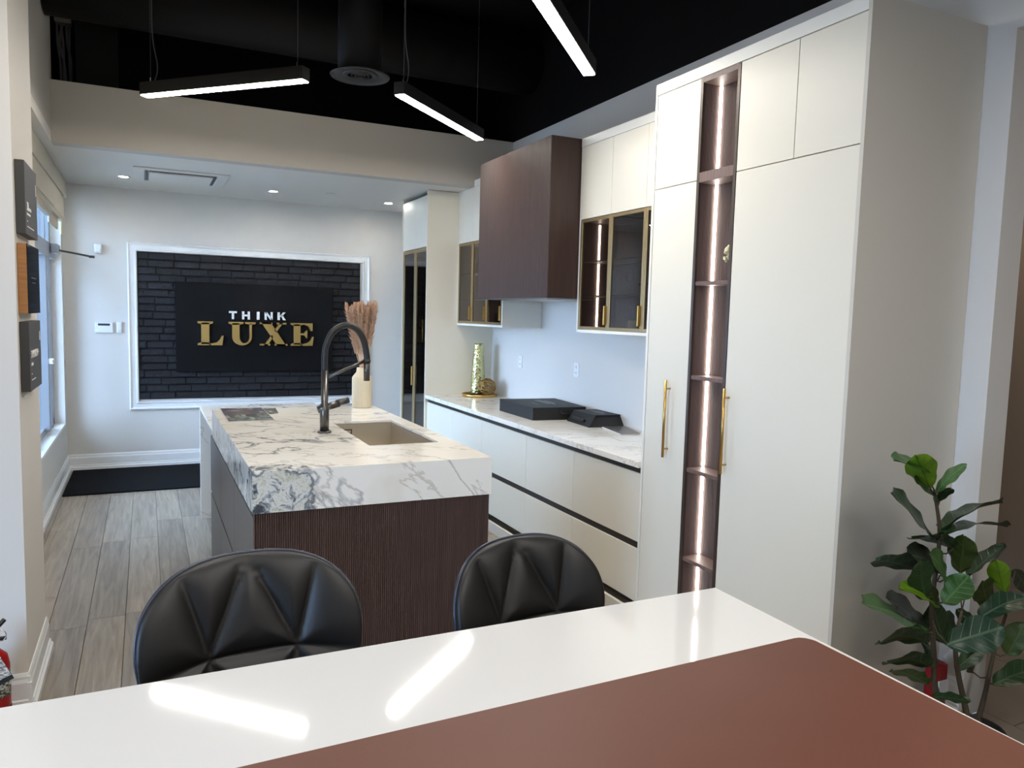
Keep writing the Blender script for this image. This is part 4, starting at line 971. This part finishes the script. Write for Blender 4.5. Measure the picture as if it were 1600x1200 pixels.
fig = thing('potted_fig', 'artificial fiddle leaf fig with broad green leaves beside the tall cabinet end panel', 'plant', (3.0, 1.88, 0))
b = bmesh.new(); lathe(b, [(.0001, 0), (.10, 0), (.12, .085), (.125, .085), (.125, .098), (.112, .098), (.11, .075), (.0001, .075)], (3.02, 1.84, 0), 36); obj('pot', b, M['pot'], fig, True)
b = bmesh.new(); lathe(b, [(.11, .076), (.0001, .084)], (3.02, 1.84, 0), 24); obj('soil', b, M['soil'], fig)
for k, s in enumerate(STEMS):
    pts = smoothpath([*s, (3.02+(.05*(k-1)), 1.84, .08)], 5); n_ = len(pts)
    obj('stem', T(pts, [.006+.008*i/n_ for i in range(n_)], 8), M['stem'], fig, True)
cam_p = Vector((0, 0, 1.7234)); random.seed(9)
allst = [Vector(p) for s in STEMS for p in smoothpath(s, 8)]
def leaf(bx, by, bz, tx, ty, tz, w_, c):
    p0, p1 = Vector((bx, by, bz)), Vector((tx, ty, tz)); ax = (p1-p0); L_ = ax.length; a = ax.normalized()
    view = (cam_p-p0).normalized(); n_ = (view-a*view.dot(a)).normalized(); wd = a.cross(n_).normalized()
    full = .50*L_                                  # a real leaf is broad; narrow in the picture means turned edge-on
    tilt = max(-1, min(1, w_/max(full, w_))); an = math.acos(tilt)*(1 if n_.z > 0 else -1)
    wd2 = wd*cos(an)+n_*sin(an); nn = a.cross(wd2)
    if nn.z < 0 and nn.dot(view) < 0: nn = -nn
    W = max(full, w_)/2; b = bmesh.new(); uvl = b.loops.layers.uv.new('UVMap'); NU, NV = 8, 14; g = []; uvs = {}
    ph = random.uniform(0, 6); cup = random.uniform(.05, .16); dr = random.uniform(.02, .10)*L_
    for j in range(NV+1):
        v = j/NV; wv = W*(sin(pi*min(1, v**.8))**.62)*(.62+.5*v) if 0 < v < 1 else .002; wv *= 1-.22*math.exp(-((v-.33)/.12)**2)
        row = []
        for i in range(NU+1):
            u = -1+2*i/NU; p = p0+a*(v*L_)+wd2*(u*wv)+nn*(cup*W*(u*u)*1.2+.02*W*sin(v*18+ph+u*2)*abs(u)*3+sin(pi*v)*dr)
            q = b.verts.new(p); uvs[q] = ((u*wv/W)*.5+.5, v); row.append(q)
        g.append(row)
    for j in range(NV):
        for i in range(NU):
            f = b.faces.new((g[j][i], g[j][i+1], g[j+1][i+1], g[j+1][i]))
            for lp_ in f.loops: lp_[uvl].uv = uvs[lp_.vert]
    o = obj('leaf', b, M['leaf_'+c], fig, True)
    near = min(allst, key=lambda s: (s-p0).length)
    if .015 < (near-p0).length < .35: obj('petiole', T([p0+a*.01, (p0+near)/2+Vector((0, 0, -.01)), near], .003, 6), M['stem'], o)
for l_ in LEAVES: leaf(*l_)
rp = thing('gift_packet', 'small red packet in clear wrap standing behind the fig leaves', 'packet', (3.12, 2.06, 0))
obj('packet', B(3.05, 3.13, 2.02, 2.08, 0, .27, bev=.012), M['redwrap'], rp)
b = bmesh.new(); lathe(b, [(.045, .27), (.02, .30), (.06, .36)], (3.09, 2.05, 0), 14); obj('wrap', b, M['crystal'], rp); obj('card', B(3.06, 3.12, 2.012, 2.019, .12, .20), M['white'], rp)

# ------------------------------------------------------------------ display plaques on the pier
def plaque(z0, z1, lab, texts, wood_=False):
    t_ = thing('display_plaque', lab, 'plaque', (-.455, 3.89, z0), 'display plaques on the wall pier')
    x0, x1, y0, y1 = -.469, -.436, 3.70, 4.075
    if wood_:
        obj('block', B(x0, x1, y0, y1, z0, z1, bev=.001), M['signwood'], t_)
        obj('glass_face', B(x1, x1+.003, y0+.002, y1, z0, z1), mat('plaque_black_gloss', (12, 14, 14), .1), t_); xf = x1+.003
    else:
        obj('block', B(x0, x1, y0, y1, z0, z1, bev=.001), M['signside'], t_); obj('face', B(x1, x1+.001, y0+.001, y1-.001, z0+.001, z1-.001), M['signgrey'], t_); xf = x1+.001
    for s, sz, y, z, mt in texts:
        cu = bpy.data.curves.new('text', 'FONT'); cu.body = s; cu.size = sz; cu.extrude = .0006; cu.offset = sz*.02
        to = bpy.data.objects.new('text', cu); COL.objects.link(to); bpy.context.view_layer.update()
        me = bpy.data.meshes.new_from_object(to); bpy.data.objects.remove(to)
        me.transform(Matrix(((0, 0, 1, xf+.0007), (1, 0, 0, y), (0, 1, 0, z), (0, 0, 0, 1)))); off = wloc(t_); me.transform(Matrix.Translation(-off))
        me.materials.clear(); me.materials.append(M[mt]); o = bpy.data.objects.new('lettering', me); COL.objects.link(o); o.parent = t_
    return t_, xf
def bars(t_, xf, rows, m_='print'):
    obj('fine_print', BB(*[(xf, xf+.0008, y0, y1, z0, z1) for y0, y1, z0, z1 in rows]), M[m_], t_)
t_, xf = plaque(2.008, 2.304, 'charcoal display plaque with white numerals, topmost of three on the pier', [('30', .05, 3.745, 2.108, 'letterwhite'), ('MILLION', .018, 3.80, 2.110, 'letterwhite')])
bars(t_, xf, [(3.745, 3.85, 2.090, 2.098), (3.745, 3.765, 2.062, 2.066), (3.745, 3.95, 2.040, 2.044), (4.04, 4.05, 2.20, 2.25)], 'letterwhite')
t_, xf = plaque(1.682, 1.969, 'glossy black display plaque with oak edge, middle of three on the pier', [], True); bars(t_, xf, [(3.80, 3.95, 1.83, 1.835), (3.82, 3.93, 1.81, 1.814)], 'signgrey')
t_, xf = plaque(1.356, 1.648, 'charcoal display plaque with white capitals, lowest of three on the pier', [('3 MILLION +', .044, 3.745, 1.495, 'letterwhite')])
bars(t_, xf, [(3.745, 3.80, 1.462, 1.474), (3.745, 3.765, 1.425, 1.429), (3.745, 3.87, 1.400, 1.404), (4.03, 4.045, 1.56, 1.60)], 'letterwhite')

# ------------------------------------------------------------------ fire extinguisher by the pier
ex = thing('fire_extinguisher', 'red fire extinguisher with a paper tag standing in front of the pier', 'fire extinguisher', (-.575, 3.53, 0))
c = (-.575, 3.53, 0)
b = bmesh.new(); lathe(b, [(.056, 0), (.060, .01), (.060, .27), (.052, .31), (.028, .335), (.022, .35)], c, 32); obj('cylinder', b, M['red'], ex, True)
b = bmesh.new(); lathe(b, [(.0608, .15), (.0608, .25)], c, 32)
m = mat('extinguisher_label', (206, 204, 196), .5); t = NT(m); t.color(t.ramp(t.noise(t.obj((60, 60, 90)), 1.5, 2), [(.46, rgba((208, 206, 198))), (.5, rgba((60, 78, 60)))], 'CONSTANT')); obj('label_band', b, m, ex, True)
b = bmesh.new(); lathe(b, [(.0609, .08), (.0609, .10)], c, 32); obj('band', b, M['rubber'], ex, True)
obj('valve', T([(c[0], c[1], .35), (c[0], c[1], .40)], .018, 14), M['brass'], ex, True)
obj('handle', T([(c[0]-.05, c[1], .41), (c[0], c[1], .405), (c[0]+.045, c[1], .455)], .009, 10), M['rubber'], ex, True)
obj('carry_grip', T([(c[0]-.05, c[1], .375), (c[0]+.05, c[1], .38)], .008, 10), M['rubber'], ex, True)
obj('pin_ring', T([(c[0]+.035+.016*cos(a), c[1]-.01, .395+.022*sin(a)) for a in [2*pi*k/18 for k in range(18)]], .0018, 6, closed=True), M['chrome'], ex, True)
def tagquad(x0, x1, z0, z1, y, rot):
    b = B(x0, x1, y-.0006, y+.0006, z0, z1); bmesh.ops.rotate(b, verts=b.verts, cent=((x0+x1)/2, y, (z0+z1)/2), matrix=Matrix.Rotation(rot, 3, 'Y')); return b
tg = obj('tag', tagquad(-.60, -.515, .215, .345, 3.455, radians(-24)), M['boxblack'], ex)
m = mat('tag_paper', (208, 200, 188), .6); t = NT(m); t.color(t.ramp(t.noise(t.obj((30, 1, 160)), 2.0, 1), [(.42, rgba((112, 106, 100))), (.5, rgba((208, 200, 188)))], 'CONSTANT'))
obj('tag_paper', tagquad(-.599, -.516, .235, .325, 3.453, radians(-24)), m, tg)
obj('tag_string', T(smoothpath([(-.56, 3.50, .40), (-.565, 3.47, .385), (-.565, 3.455, .34)], 4), .0012, 5), M['cable'], ex)
